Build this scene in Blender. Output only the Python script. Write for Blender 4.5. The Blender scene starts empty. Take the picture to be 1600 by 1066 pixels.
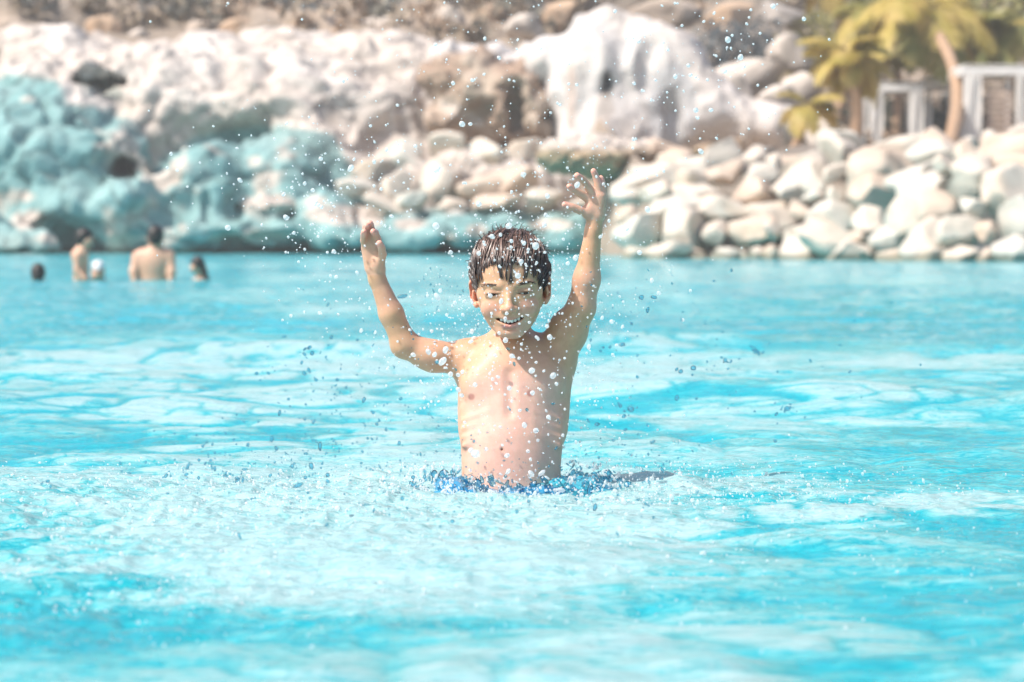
import bpy, bmesh, math, random
import numpy as np
from mathutils import Vector, Matrix
R = math.radians
random.seed(7)
scene = bpy.context.scene
col = scene.collection

# ------------------------------------------------------------------ camera, sky, sun, exposure
F = 4444.0          # focal length in photograph pixels (100 mm on 36 mm)
CH = 0.46           # camera height above the water
HZ = 365.0          # row of the horizon in the photograph
cam = bpy.data.cameras.new('camera')
cam_o = bpy.data.objects.new('camera', cam); col.objects.link(cam_o)
cam.lens = 100; cam.sensor_width = 36; cam.sensor_fit = 'HORIZONTAL'
cam_o.location = (0, 0, CH); cam_o.rotation_euler = (R(90), 0, 0)
cam.shift_y = -(533.0 - HZ) / 1600.0
cam.clip_start = 0.05; cam.clip_end = 2000
cam.dof.use_dof = True; cam.dof.focus_distance = 5.08; cam.dof.aperture_fstop = 6.4
scene.camera = cam_o

SUN = Vector((-0.56, -0.29, 0.78)).normalized()      # towards the sun
world = bpy.data.worlds.new('World'); scene.world = world; world.use_nodes = True
nt = world.node_tree; nt.nodes.clear()
sky = nt.nodes.new('ShaderNodeTexSky'); sky.sky_type = 'NISHITA'; sky.sun_disc = False
sky.sun_elevation = math.asin(SUN.z); sky.sun_rotation = math.atan2(SUN.x, SUN.y)
sky.air_density = 1.0; sky.dust_density = 2.5; sky.ozone_density = 1.0
bg = nt.nodes.new('ShaderNodeBackground'); bg.inputs['Strength'].default_value = 0.15
wo = nt.nodes.new('ShaderNodeOutputWorld')
nt.links.new(sky.outputs[0], bg.inputs[0]); nt.links.new(bg.outputs[0], wo.inputs[0])
sl = bpy.data.lights.new('sun', 'SUN'); sl.energy = 4.6; sl.angle = R(0.5); sl.color = (1.0, 0.95, 0.88)
so = bpy.data.objects.new('sun', sl); col.objects.link(so)
so.rotation_euler = (-SUN).to_track_quat('-Z', 'Y').to_euler(); so.location = (-20, -15, 40)
vs = scene.view_settings
vs.view_transform = 'Standard'; vs.look = 'None'; vs.gamma = 1.0; vs.use_curve_mapping = False
vs.exposure = 0.42
scene.cycles.max_bounces = 8; scene.cycles.transmission_bounces = 6; scene.cycles.transparent_max_bounces = 8
scene.cycles.caustics_refractive = False; scene.cycles.caustics_reflective = False
scene.cycles.sample_clamp_indirect = 6.0

def PW(px, py, D):                       # photograph pixel at distance D -> point of the place
    return np.array([(px - 800.0) / F * D, D, CH + (HZ - py) / F * D])

# ------------------------------------------------------------------ noise
def _hash(ix, iy, iz, seed):
    h = (ix.astype(np.int64) * 73856093) ^ (iy.astype(np.int64) * 19349663) ^ (iz.astype(np.int64) * 83492791) ^ (seed * 2654435)
    h = (h ^ (h >> 13)) * 1274126177 & 0x7fffffff
    h = (h ^ (h >> 16)) & 0xffff
    return h.astype(np.float32) / 65535.0
def vnoise(P, seed=0):
    P = np.asarray(P, dtype=np.float32); f = np.floor(P); t = P - f; t = t * t * (3 - 2 * t); i = f.astype(np.int64)
    out = 0
    for dx in (0, 1):
        wx = t[:, 0] if dx else 1 - t[:, 0]
        for dy in (0, 1):
            wy = t[:, 1] if dy else 1 - t[:, 1]
            for dz in (0, 1):
                wz = t[:, 2] if dz else 1 - t[:, 2]
                out = out + wx * wy * wz * _hash(i[:, 0] + dx, i[:, 1] + dy, i[:, 2] + dz, seed)
    return out * 2 - 1
def fbm(P, octaves=4, seed=0, gain=0.5):
    a, s, o = 1.0, 0, 0
    for k in range(octaves):
        o = o + a * vnoise(P * (2.03 ** k) + 17.3 * k, seed + k); s += a; a *= gain
    return o / s
def worley(P, seed=0):                   # distance to nearest and second nearest feature point
    P = np.asarray(P, dtype=np.float32); f = np.floor(P); i = f.astype(np.int64)
    d1 = np.full(len(P), 9., np.float32); d2 = d1.copy()
    for dx in (-1, 0, 1):
        for dy in (-1, 0, 1):
            for dz in (-1, 0, 1):
                a, b, c = i[:, 0] + dx, i[:, 1] + dy, i[:, 2] + dz
                q = np.stack([a + _hash(a, b, c, seed), b + _hash(a, b, c, seed + 5), c + _hash(a, b, c, seed + 9)], 1)
                d = np.sqrt(((q - P) ** 2).sum(1))
                n = d < d1
                d2 = np.where(n, d1, np.minimum(d2, d)); d1 = np.where(n, d, d1)
    return d1, d2
def sstep(a, b, x):
    t = np.clip((x - a) / (b - a), 0, 1); return t * t * (3 - 2 * t)

# ------------------------------------------------------------------ distance-field sculpting
class Vol:
    def __init__(s, lo, hi, h):
        s.lo = np.array(lo, float); s.h = h
        s.n = np.ceil((np.array(hi, float) - s.lo) / h).astype(int) + 1
        s.v = np.full(tuple(s.n), 9.0, np.float32)
    def _box(s, lo, hi):
        a = np.clip(np.floor((np.array(lo) - s.lo) / s.h).astype(int), 0, s.n)
        b = np.clip(np.ceil((np.array(hi) - s.lo) / s.h).astype(int) + 1, 0, s.n)
        if (b <= a).any(): return None
        X = [(np.arange(a[k], b[k]) * s.h + s.lo[k]).astype(np.float32) for k in range(3)]
        return (slice(a[0], b[0]), slice(a[1], b[1]), slice(a[2], b[2])), X[0][:, None, None], X[1][None, :, None], X[2][None, None, :]
    def _mix(s, sl_, d, k, sub):
        v = s.v[sl_]
        if sub:
            d = -d
            if k > 0:
                hh = np.clip(0.5 - 0.5 * (v - d) / k, 0, 1); s.v[sl_] = v * (1 - hh) + d * hh + k * hh * (1 - hh)
            else: s.v[sl_] = np.maximum(v, d)
        else:
            if k > 0:
                hh = np.clip(0.5 + 0.5 * (v - d) / k, 0, 1); s.v[sl_] = v * (1 - hh) + d * hh - k * hh * (1 - hh)
            else: s.v[sl_] = np.minimum(v, d)
    def cap(s, a, b, ra, rb, k=0.0, sub=False):
        a = np.array(a, float); b = np.array(b, float); m = max(ra, rb) + 2 * k + 4 * s.h
        q = s._box(np.minimum(a, b) - m, np.maximum(a, b) + m)
        if q is None: return
        sl_, X, Y, Z = q; ab = b - a; L = max((ab ** 2).sum(), 1e-12)
        t = np.clip(((X - a[0]) * ab[0] + (Y - a[1]) * ab[1] + (Z - a[2]) * ab[2]) / L, 0, 1)
        d = np.sqrt((X - a[0] - t * ab[0]) ** 2 + (Y - a[1] - t * ab[1]) ** 2 + (Z - a[2] - t * ab[2]) ** 2) - (ra + t * (rb - ra))
        s._mix(sl_, d.astype(np.float32), k, sub)
    def ell(s, c, r, k=0.0, sub=False, M=None):      # M: 3x3, columns are the ellipsoid's axes
        c = np.array(c, float); r = np.array(r, float); m = r.max() + 2 * k + 4 * s.h
        q = s._box(c - m, c + m)
        if q is None: return
        sl_, X, Y, Z = q; X, Y, Z = X - c[0], Y - c[1], Z - c[2]
        if M is None: x, y, z = X, Y, Z
        else:
            x = X * M[0][0] + Y * M[1][0] + Z * M[2][0]; y = X * M[0][1] + Y * M[1][1] + Z * M[2][1]; z = X * M[0][2] + Y * M[1][2] + Z * M[2][2]
        k0 = np.sqrt((x / r[0]) ** 2 + (y / r[1]) ** 2 + (z / r[2]) ** 2)
        k1 = np.sqrt((x / r[0] ** 2) ** 2 + (y / r[1] ** 2) ** 2 + (z / r[2] ** 2) ** 2)
        d = k0 * (k0 - 1) / np.maximum(k1, 1e-6)
        s._mix(sl_, d.astype(np.float32), k, sub)
    def plane(s, n, o, k=0.0, sub=False):             # keeps the side below the plane n.p = o
        q = s._box(s.lo, s.lo + s.n * s.h); sl_, X, Y, Z = q
        d = (X * n[0] + Y * n[1] + Z * n[2] - o).astype(np.float32)
        s._mix(sl_, np.broadcast_to(d, s.v.shape).copy(), k, sub)
    def mesh(s):                                      # surface nets
        v = s.v; ins = v < 0; nx, ny, nz = v.shape
        c = np.zeros((nx - 1, ny - 1, nz - 1), np.uint8)
        for dx in (0, 1):
            for dy in (0, 1):
                for dz in (0, 1): c += ins[dx:nx - 1 + dx, dy:ny - 1 + dy, dz:nz - 1 + dz]
        act = (c > 0) & (c < 8); ix, iy, iz = np.nonzero(act)
        idx = np.full(act.shape, -1, np.int32); idx[ix, iy, iz] = np.arange(len(ix))
        acc = np.zeros((len(ix), 3)); cnt = np.zeros(len(ix))
        cor = [(a, b, d) for a in (0, 1) for b in (0, 1) for d in (0, 1)]
        for p in cor:
            for ax in range(3):
                if p[ax]: continue
                q = list(p); q[ax] = 1
                va = v[ix + p[0], iy + p[1], iz + p[2]]; vb = v[ix + q[0], iy + q[1], iz + q[2]]
                m = (va < 0) != (vb < 0)
                t = np.where(m, va / np.where(m, va - vb, 1), 0)
                for k in range(3): acc[:, k] += np.where(m, p[k] + (t if k == ax else 0), 0)
                cnt += m
        V = (np.stack([ix, iy, iz], 1) + acc / cnt[:, None]) * s.h + s.lo
        Fs = []
        for ax in range(3):
            sa = [slice(None)] * 3; sb = [slice(None)] * 3; sa[ax] = slice(0, -1); sb[ax] = slice(1, None)
            A = ins[tuple(sa)]; B = ins[tuple(sb)]
            i, j, k = np.nonzero(A != B); g = [i, j, k]; u, w = (ax + 1) % 3, (ax + 2) % 3
            ok = (g[u] > 0) & (g[w] > 0) & (g[u] < v.shape[u] - 1) & (g[w] < v.shape[w] - 1)
            g = [x[ok] for x in g]; up = A[tuple(g)]
            def at(du, dw):
                h = [x.copy() for x in g]; h[u] -= du; h[w] -= dw; return idx[tuple(h)]
            q = np.stack([at(1, 1), at(0, 1), at(0, 0), at(1, 0)], 1)
            q[~up] = q[~up][:, ::-1]; Fs.append(q)
        Fs = np.concatenate(Fs); return V, Fs[(Fs >= 0).all(1)]

def vnormals(V, Fq):
    a, b, c, d = (V[Fq[:, k]] for k in range(4)); n = np.cross(c - a, d - b); N = np.zeros_like(V)
    for k in range(4):
        for j in range(3): N[:, j] += np.bincount(Fq[:, k], n[:, j], len(V))
    return N / np.maximum(np.linalg.norm(N, axis=1, keepdims=True), 1e-12)
def smooth(V, Fq, it=1, lam=0.5):
    for _ in range(it):
        S = np.zeros_like(V); C = np.zeros(len(V))
        for k in range(4):
            a, b = Fq[:, k], Fq[:, (k + 1) % 4]
            for j in range(3): S[:, j] += np.bincount(a, V[b, j], len(V)) + np.bincount(b, V[a, j], len(V))
            C += np.bincount(a, minlength=len(V)) + np.bincount(b, minlength=len(V))
        V = V + lam * (S / np.maximum(C, 1)[:, None] - V)
    return V

# ------------------------------------------------------------------ objects
def tag(o, label=None, cat=None, group=None, kind=None):
    if label: o['label'] = label
    if cat: o['category'] = cat
    if group: o['group'] = group
    if kind: o['kind'] = kind
    return o
def me_np(name, V, Fc, mat, attrs=None, flat=False):
    V = np.asarray(V, np.float32); Fc = np.asarray(Fc, np.int32); n = Fc.shape[1]
    me = bpy.data.meshes.new(name)
    me.vertices.add(len(V)); me.vertices.foreach_set('co', V.ravel())
    me.loops.add(Fc.size); me.loops.foreach_set('vertex_index', Fc.ravel())
    me.polygons.add(len(Fc)); me.polygons.foreach_set('loop_start', np.arange(0, Fc.size, n, dtype=np.int32))
    me.polygons.foreach_set('loop_total', np.full(len(Fc), n, np.int32))
    me.update(calc_edges=True)
    me.polygons.foreach_set('use_smooth', np.full(len(Fc), not flat))
    for k, a in (attrs or {}).items():
        a = np.asarray(a, np.float32)
        if a.ndim == 1:
            at = me.attributes.new(k, 'FLOAT', 'POINT'); at.data.foreach_set('value', a)
        else:
            at = me.color_attributes.new(k, 'FLOAT_COLOR', 'POINT')
            at.data.foreach_set('color', np.concatenate([a, np.ones((len(a), 1), np.float32)], 1).ravel())
    if mat: me.materials.append(mat)
    return me
def put(name, me, parent=None, loc=None):
    o = bpy.data.objects.new(name, me); col.objects.link(o)
    if parent: o.parent = parent
    if loc is not None: o.location = loc
    return o
def empty(name, loc, rz=0):
    o = bpy.data.objects.new(name, None); col.objects.link(o); o.location = loc; o.rotation_euler = (0, 0, rz)
    o.empty_display_size = 0.2; return o
def box_vf(c, s, rz=0.0, bev=0.0):
    bm = bmesh.new(); bmesh.ops.create_cube(bm, size=1)
    bmesh.ops.scale(bm, vec=s, verts=bm.verts)
    if bev: bmesh.ops.bevel(bm, geom=bm.edges[:], offset=bev, segments=1, affect='EDGES')
    bmesh.ops.rotate(bm, matrix=Matrix.Rotation(rz, 3, 'Z'), verts=bm.verts)
    bmesh.ops.translate(bm, vec=c, verts=bm.verts); return bm
def bm_obj(name, bm, mat, parent=None, smooth_=False):
    me = bpy.data.meshes.new(name); bm.to_mesh(me); bm.free(); me.materials.append(mat)
    if smooth_:
        for p in me.polygons: p.use_smooth = True
    return put(name, me, parent)
def tubes(paths, sides=5):                # paths: list of (points Nx3, radii N) -> V, quads
    Vs, Fs, off = [], [], 0
    for P, rr in paths:
        P = np.asarray(P, float); n = len(P); T = np.gradient(P, axis=0); T /= np.maximum(np.linalg.norm(T, axis=1, keepdims=True), 1e-9)
        up = np.array([0, 0, 1.0]) if abs(T[0][2]) < 0.9 else np.array([1.0, 0, 0])
        U = np.cross(T, up); U /= np.maximum(np.linalg.norm(U, axis=1, keepdims=True), 1e-9); W = np.cross(T, U)
        an = np.arange(sides) * 2 * math.pi / sides
        ring = P[:, None, :] + np.asarray(rr)[:, None, None] * (np.cos(an)[None, :, None] * U[:, None, :] + np.sin(an)[None, :, None] * W[:, None, :])
        Vs.append(ring.reshape(-1, 3))
        i = np.arange(n - 1)[:, None] * sides; j = np.arange(sides)[None, :]; j2 = (j + 1) % sides
        Fs.append(np.stack([i + j, i + sides + j, i + sides + j2, i + j2], -1).reshape(-1, 4) + off)
        off += n * sides
    return np.concatenate(Vs), np.concatenate(Fs)

# ------------------------------------------------------------------ materials
def mat(name, base=(0.5, 0.5, 0.5), rough=0.6, **kw):
    m = bpy.data.materials.new(name); m.use_nodes = True; n = m.node_tree; b = n.nodes['Principled BSDF']
    b.inputs['Base Color'].default_value = (*base, 1); b.inputs['Roughness'].default_value = rough
    for k, v in kw.items(): b.inputs[k.replace('_', ' ')].default_value = v
    return m
def nodes(m): return m.node_tree, m.node_tree.nodes['Principled BSDF']
def noise_node(n, scale, detail=4, rough=0.55, vec=None, dist=0.0):
    t = n.nodes.new('ShaderNodeTexNoise'); t.inputs['Scale'].default_value = scale; t.inputs['Detail'].default_value = detail
    t.inputs['Roughness'].default_value = rough; t.inputs['Distortion'].default_value = dist
    if vec: n.links.new(vec, t.inputs['Vector'])
    return t
def ramp(n, fac, stops):
    r = n.nodes.new('ShaderNodeValToRGB'); e = r.color_ramp.elements
    while len(e) > 1: e.remove(e[-1])
    e[0].position = stops[0][0]; e[0].color = (*stops[0][1], 1)
    for p, c in stops[1:]:
        q = e.new(p); q.color = (*c, 1)
    n.links.new(fac, r.inputs[0]); return r
def mixc(n, fac, a, b, mode='MIX'):
    x = n.nodes.new('ShaderNodeMix'); x.data_type = 'RGBA'; x.blend_type = mode
    for s_, v in ((0, fac), (6, a), (7, b)):
        if hasattr(v, 'links') or hasattr(v, 'is_linked'): n.links.new(v, x.inputs[s_])
        elif isinstance(v, tuple): x.inputs[s_].default_value = (*v, 1)
        else: x.inputs[s_].default_value = v
    return x.outputs[2]
def bump(n, b, h, strength=0.4, dist=0.05):
    x = n.nodes.new('ShaderNodeBump'); x.inputs['Strength'].default_value = strength; x.inputs['Distance'].default_value = dist
    n.links.new(h, x.inputs['Height'])
    n.links.new(x.outputs[0], b.inputs['Normal']); return x
def mottled(name, base, var=0.25, scale=3.0, rough=0.8, attr=None, bstr=0.5, bdist=0.05):
    m = mat(name, base, rough); n, b = nodes(m)
    tc = n.nodes.new('ShaderNodeTexCoord'); t = noise_node(n, scale, 6, 0.6, tc.outputs['Object'])
    r = ramp(n, t.outputs[0], [(0.25, (1 - var,) * 3), (0.75, (1 + var * 0.6,) * 3)])
    if attr:
        a = n.nodes.new('ShaderNodeAttribute'); a.attribute_name = attr; src = a.outputs['Color']
    else: src = base
    c = mixc(n, 1.0, r.outputs[0], src, 'MULTIPLY'); n.links.new(c, b.inputs['Base Color'])
    bump(n, b, t.outputs[0], bstr, bdist); return m
# ------------------------------------------------------------------ the pool
BX, BY = 0.0, 5.17          # where the boy stands
def foam_sheen_mask(x, y):        # aerated patches, with pale sky sheen and cyan fronts painted in (world-fixed)
    u = x / np.maximum(y, 0.5) * F + 800; v = HZ + F * CH / np.maximum(y, 0.5)
    P = np.stack([x * 0.9, np.log(np.maximum(y, .3)) * 4.2, 0 * x], 1)
    n1 = fbm(P * np.array([1.3, 1.6, 1]), 4, 3); n2 = fbm(P * np.array([3.2, 6.0, 1]) + 9, 4, 8)
    def e(cx, cy, rx, ry, p=1.0): return p * np.exp(-(((u - cx) / rx) ** 2 + ((v - cy) / ry) ** 2))
    far = sstep(9, 18, y); n3 = fbm(np.stack([x * 1.0, y * .42, 0 * x], 1), 4, 18)
    f = 0.53 + 0.50 * n1 + 0.34 * n2 + far * (1.0 * n3 - .04)
    f += .55 * np.exp(-((y - 9.7 - .35 * np.sin(x * .9 + .6)) / .75) ** 2) - .75 * np.exp(-((y - 12.6 - .35 * np.sin(x * .9 + .6)) / 1.3) ** 2); f -= .24 * sstep(11, 16, y); f += e(480, 830, 540, 130, .75) + e(700, 760, 330, 80, .35) + e(900, 830, 280, 70, .35) + e(480, 610, 380, 60, .65) + e(640, 950, 420, 60, .35) + e(200, 570, 220, 25, .3)
    f += e(1250, 640, 330, 45, .32) + e(980, 590, 260, 45, .38) + e(1400, 820, 260, 40, .45) + e(700, 460, 330, 50, .48) + e(1120, 1040, 380, 35, .45) + e(600, 960, 280, 30, .3)
    f -= e(1250, 480, 400, 28, .30) + e(0, 700, 300, 30, .5) + e(60, 1020, 260, 70, .75) + e(1500, 730, 260, 30, .3) + e(1250, 560, 160, 12, .45) + e(650, 1010, 200, 18, .35) + e(100, 470, 260, 60, .2) + e(1560, 980, 200, 70, .25)
    g_, _ = lenses(x, y)
    near = sstep(1.0, 0.55, np.sqrt(((u - 620) / 620) ** 2 + ((v - 830) / 150) ** 2))      # churned water keeps its foam
    f = f - .9 * np.exp(-(((x - .02) / .15) ** 2 + ((y - 5.02) / .17) ** 2) ** 2)
    f = f * (1 - (1 - g_) * (1 - .8 * near)) + .10 * near * n2
    return np.clip(f, 0, 1)
def lenses(x, y):            # smooth swells between thin steep fronts, their sheen painted in as colour
    P = np.stack([x, y, 0 * x], 1); w = np.stack([fbm(P * 1.1, 2, 301), fbm(P * 1.1 + 40, 2, 302), 0 * x], 1)
    brk = sstep(-.5, .2, fbm(P * np.array([2.2, 3.5, 1]) + 21, 2, 330)); a = np.abs(vnoise((P + .18 * w) * np.array([1.5, 2.6, 1]), 311)) ; b = np.abs(vnoise((P + .12 * w) * np.array([3.6, 5.8, 1]) + 5, 312)); c = np.abs(vnoise((P + .1 * w) * np.array([8.5, 12.5, 1]) + 5, 313))
    a0 = np.abs(vnoise((P + .3 * w) * np.array([.55, .85, 1]) + 11, 316)); farw = sstep(7, 14, y)
    cl = sstep(-.55, .25, fbm(P * np.array([.7, .9, 1]), 3, 320)); cl2 = sstep(-.4, .3, fbm(P * np.array([.5, .8, 1]) + 7, 3, 321))
    la = 1 - (.25 + .75 * cl2) * brk * np.exp(-(a / .13) ** 2); lb = 1 - cl * np.exp(-(b / .15) ** 2); lc = 1 - .75 * cl * np.exp(-(c / .16) ** 2); l0 = 1 - farw * .9 * np.exp(-(a0 / .16) ** 2)
    col_ = la ** .8 * lb * lc * l0
    h = .026 * np.minimum(a, .35) + .016 * np.minimum(b, .4) + .0065 * np.minimum(c, .4) + farw * .05 * np.minimum(a0, .4)
    return col_, h
def wave_height(x, y):
    rng = np.random.RandomState(11); h = np.zeros_like(x)
    def band(n, l0, l1, amp, spread, lo=0.0):
        nonlocal h
        for _ in range(n):
            L = l0 * (l1 / l0) ** rng.rand(); th = math.pi / 2 + lo + spread * rng.randn()
            k = 2 * math.pi / L; ph = rng.rand() * 6.283
            s_ = np.sin(k * (x * math.cos(th) + y * math.sin(th)) + ph + 1.3 * np.sin(x * 1.1 / L ** 0.5 + ph * 3) * 0.6)
            h += amp * L * s_ / math.sqrt(n)
    band(6, 2.2, 5.0, 0.0050, 0.30)
    band(12, 0.7, 1.6, 0.0085, 0.45)
    band(22, 0.22, 0.6, 0.013, 0.55)
    band(22, 0.09, 0.22, 0.010, 0.6)
    g = np.clip(1.25 - y / 26.0, 0.25, 1)
    P = np.stack([x, y, 0 * x], 1)
    r1 = 1 - np.abs(vnoise(P * np.array([3.1, 7.5, 1]), 21)) * 2; r2 = 1 - np.abs(vnoise(P * np.array([8.0, 17.0, 1]) + 3, 22)) * 2
    h = h + .060 * np.exp(-((y - 10.4 - .35 * np.sin(x * .9 + .6) - .12 * np.sin(x * 3.1)) / .50) ** 2) * (.75 + .35 * np.sin(x * 1.3 + 2)) + .035 * np.exp(-((y - 7.4 - .3 * np.sin(x * 1.2 + 2)) / .35) ** 2) * (.6 + .5 * np.sin(x * 1.9)) + .05 * np.exp(-((y - 16.5 - .8 * np.sin(x * .5)) / .8) ** 2)
    far = sstep(8, 22, y); h = h + far * .09 * fbm(P * np.array([.45, .55, 1]), 3, 29)
    h = h * g + (0.0045 * r1 + 0.0022 * r2) * np.clip(1.3 - y / 12, 0, 1)
    h = h + lenses(x, y)[1] * np.clip(1.4 - y / 40, .3, 1.2)
    d = np.sqrt(((x + 0.35) / 1.25) ** 2 + ((y - 4.75) / 0.8) ** 2)
    churn = np.exp(-d ** 2 * 1.1) + 0.7 * np.exp(-(((x + 0.55) / 0.6) ** 2 + ((y - 3.5) / 0.6) ** 2))
    h = h * (1 - 0.3 * np.clip(churn, 0, 1)) + churn * (0.012 * fbm(P * np.array([19, 28, 1]), 4, 31, 0.62) + 0.006 * (1 - 2 * np.abs(vnoise(P * np.array([26., 36., 1]), 33))))
    db = np.sqrt((x - BX) ** 2 + ((y - BY) * 0.9) ** 2)
    h += -0.010 * np.exp(-(np.hypot(x - .02, y - 4.98) / .16) ** 2)
    h += 0.006 * np.exp(-((db - 0.30) / 0.06) ** 2) * (1 + 1.6 * vnoise(P * 18., 44)) - 0.012 * np.exp(-(db / 0.2) ** 2)
    return h
def build_water():
    ys = [-14, -9, -5, -2.5, -1, 0, .6, 1.1, 1.5, 1.8, 2.05]
    y = 2.2
    while y < 9: ys.append(y); y += 0.0075 + 0.0014 * (y - 2.2)
    while y < 72: ys.append(y); y *= 1.0052
    ys += [78, 90, 110]
    ys = np.array(ys); NC = 640
    t = np.linspace(-1, 1, NC); g = np.sign(t) * (np.abs(t) * 0.9 + 3.2 * np.clip(np.abs(t) - 0.80, 0, 1) ** 1.5 * 6)
    w = 0.24 * np.maximum(ys, 1.0) + 0.35
    X = g[None, :] * w[:, None]; X[:, 0] = -70; X[:, -1] = 70; X[:, 1] = np.minimum(X[:, 1], -40 + 0 * ys); X[:, -2] = np.maximum(X[:, -2], 40)
    Y = np.repeat(ys[:, None], NC, 1); x, y = X.ravel(), Y.ravel()
    edge = np.abs(x) > 30
    Z = wave_height(x, y); Z[edge] = 0
    Z *= np.clip(1 - (y - 64) / 10, 0, 1)
    fm = foam_sheen_mask(x, y)
    n, mC = X.shape; i = np.arange(n - 1)[:, None] * mC; j = np.arange(mC - 1)[None, :]
    q = np.stack([i + j, i + j + 1, i + mC + j + 1, i + mC + j], -1).reshape(-1, 4)
    m = mat('pool_water', (0.1, 0.6, 0.7), 0.06, IOR=1.33); nn, b = nodes(m)
    tc = nn.nodes.new('ShaderNodeNewGeometry')
    mp = nn.nodes.new('ShaderNodeMapping'); nn.links.new(tc.outputs['Position'], mp.inputs[0]); mp.inputs['Scale'].default_value = (1, 2.2, 1)
    a = nn.nodes.new('ShaderNodeAttribute'); a.attribute_name = 'foam'  # foam amount with the painted sheen mixed in
    fine = noise_node(nn, 9, 8, 0.65, mp.outputs[0], 0.6)
    vein = noise_node(nn, 26, 5, 0.6, mp.outputs[0], 1.5)
    ad = nn.nodes.new('ShaderNodeMath'); ad.operation = 'MULTIPLY_ADD'; nn.links.new(fine.outputs[0], ad.inputs[0]); ad.inputs[1].default_value = 0.9; ad.inputs[2].default_value = -0.42
    ad2 = nn.nodes.new('ShaderNodeMath'); ad2.operation = 'ADD'; nn.links.new(ad.outputs[0], ad2.inputs[0]); nn.links.new(a.outputs['Fac'], ad2.inputs[1])
    v1 = nn.nodes.new('ShaderNodeMath'); v1.operation = 'MULTIPLY_ADD'; nn.links.new(vein.outputs[0], v1.inputs[0]); v1.inputs[1].default_value = 0.5; v1.inputs[2].default_value = -0.25
    ad3 = nn.nodes.new('ShaderNodeMath'); ad3.operation = 'ADD'; nn.links.new(ad2.outputs[0], ad3.inputs[0]); nn.links.new(v1.outputs[0], ad3.inputs[1])
    vn2 = noise_node(nn, 11, 4, .6, mp.outputs[0], 1.2); rd = nn.nodes.new('ShaderNodeMath'); rd.operation = 'SUBTRACT'; nn.links.new(vn2.outputs[0], rd.inputs[0]); rd.inputs[1].default_value = .5
    ra = nn.nodes.new('ShaderNodeMath'); ra.operation = 'ABSOLUTE'; nn.links.new(rd.outputs[0], ra.inputs[0]); rg = nn.nodes.new('ShaderNodeMapRange'); nn.links.new(ra.outputs[0], rg.inputs[0]); rg.inputs[1].default_value = 0; rg.inputs[2].default_value = .055; rg.inputs[3].default_value = -.34; rg.inputs[4].default_value = .04
    ad4 = nn.nodes.new('ShaderNodeMath'); ad4.operation = 'ADD'; nn.links.new(ad3.outputs[0], ad4.inputs[0]); nn.links.new(rg.outputs[0], ad4.inputs[1]); ad3 = ad4
    rp = ramp(nn, ad3.outputs[0], WATER_STOPS)
    nn.links.new(rp.outputs[0], b.inputs['Base Color'])
    rr = nn.nodes.new('ShaderNodeMapRange'); rr.inputs[3].default_value = 0.04; rr.inputs[4].default_value = 0.18; nn.links.new(ad3.outputs[0], rr.inputs[0]); nn.links.new(rr.outputs[0], b.inputs['Roughness'])
    b1 = nn.nodes.new('ShaderNodeBump'); b1.inputs['Strength'].default_value = 0.85; b1.inputs['Distance'].default_value = 0.02
    bn = noise_node(nn, 16, 8, 0.68, mp.outputs[0], 0.4); nn.links.new(bn.outputs[0], b1.inputs['Height']); nn.links.new(b1.outputs[0], b.inputs['Normal'])
    o = put('pool_water', me_np('pool_water', np.stack([x, y, Z], 1), q, m, {'foam': fm}))
    tag(o, 'turquoise rippling pool water with pale churned foam and painted sky sheen', kind='structure')
WATER_STOPS = [(0.0, (0.008, 0.35, 0.425)), (0.20, (0.018, 0.41, 0.47)), (0.42, (0.12, 0.49, 0.515)), (0.70, (0.27, 0.55, 0.565)), (1.0, (0.39, 0.60, 0.605))]
build_water()
# ------------------------------------------------------------------ hillside behind everything
def shore(x):                            # y of the shoreline
    return 65.5 - 13.5 * sstep(0.8, 3.2, x) - 6.5 * sstep(3.2, 8.0, x)
def ground_z(x, y):
    s = shore(x); right = sstep(0.8, 3.2, x)
    d = y - s
    zl = -0.8 + 5.5 * sstep(-1, 6.5, d) + 0.24 * np.clip(d - 6.5, 0, 200)
    zr = -0.8 + 2.42 * sstep(-1, 5.2, d) + 0.03 * np.clip(d - 6, 0, 12) + 0.40 * np.clip(d - 29, 0, 200)
    return zl * (1 - right) + zr * right
def terrain():
    xs = np.linspace(-45, 45, 300); ys = np.concatenate([np.linspace(50, 100, 190), np.linspace(101, 135, 30)])
    X, Y = np.meshgrid(xs, ys); x, y = X.ravel(), Y.ravel(); z = ground_z(x, y)
    P = np.stack([x, y, 0 * x], 1); up = sstep(2, 9, y - shore(x))
    z += up * (1.0 * fbm(P * 0.16, 3, 61) + 0.45 * fbm(P * 0.6, 3, 62))
    d1, d2 = worley(P * 0.55, 5); z += up * 0.5 * sstep(0.0, 0.35, d2 - d1) * sstep(-.1, .5, fbm(P * .2, 2, 66))
    n1 = fbm(P * 0.5, 4, 63); n2 = fbm(P * 0.22, 3, 64)
    c0 = np.array([0.33, 0.26, 0.20]); c1 = np.array([0.50, 0.39, 0.30]); c2 = np.array([0.22, 0.18, 0.145])
    t = sstep(-.1, .45, n1)[:, None]; C = c0 * (1 - t) + c1 * t; t = sstep(.1, .5, n2)[:, None]; C = C * (1 - t) + c2 * t
    n, m_ = X.shape; i = np.arange(n - 1)[:, None] * m_; j = np.arange(m_ - 1)[None, :]
    q = np.stack([i + j, i + j + 1, i + m_ + j + 1, i + m_ + j], -1).reshape(-1, 4)
    o = put('hillside_terrain', me_np('hillside_terrain', np.stack([x, y, z], 1), q, mottled('dry_earth', (.3, .25, .2), 0.35, 1.5, 0.95, 'Col', 0.8, 0.3), {'Col': C}))
    tag(o, 'dry brown rocky hillside rising behind the pool', kind='structure')
terrain()
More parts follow.
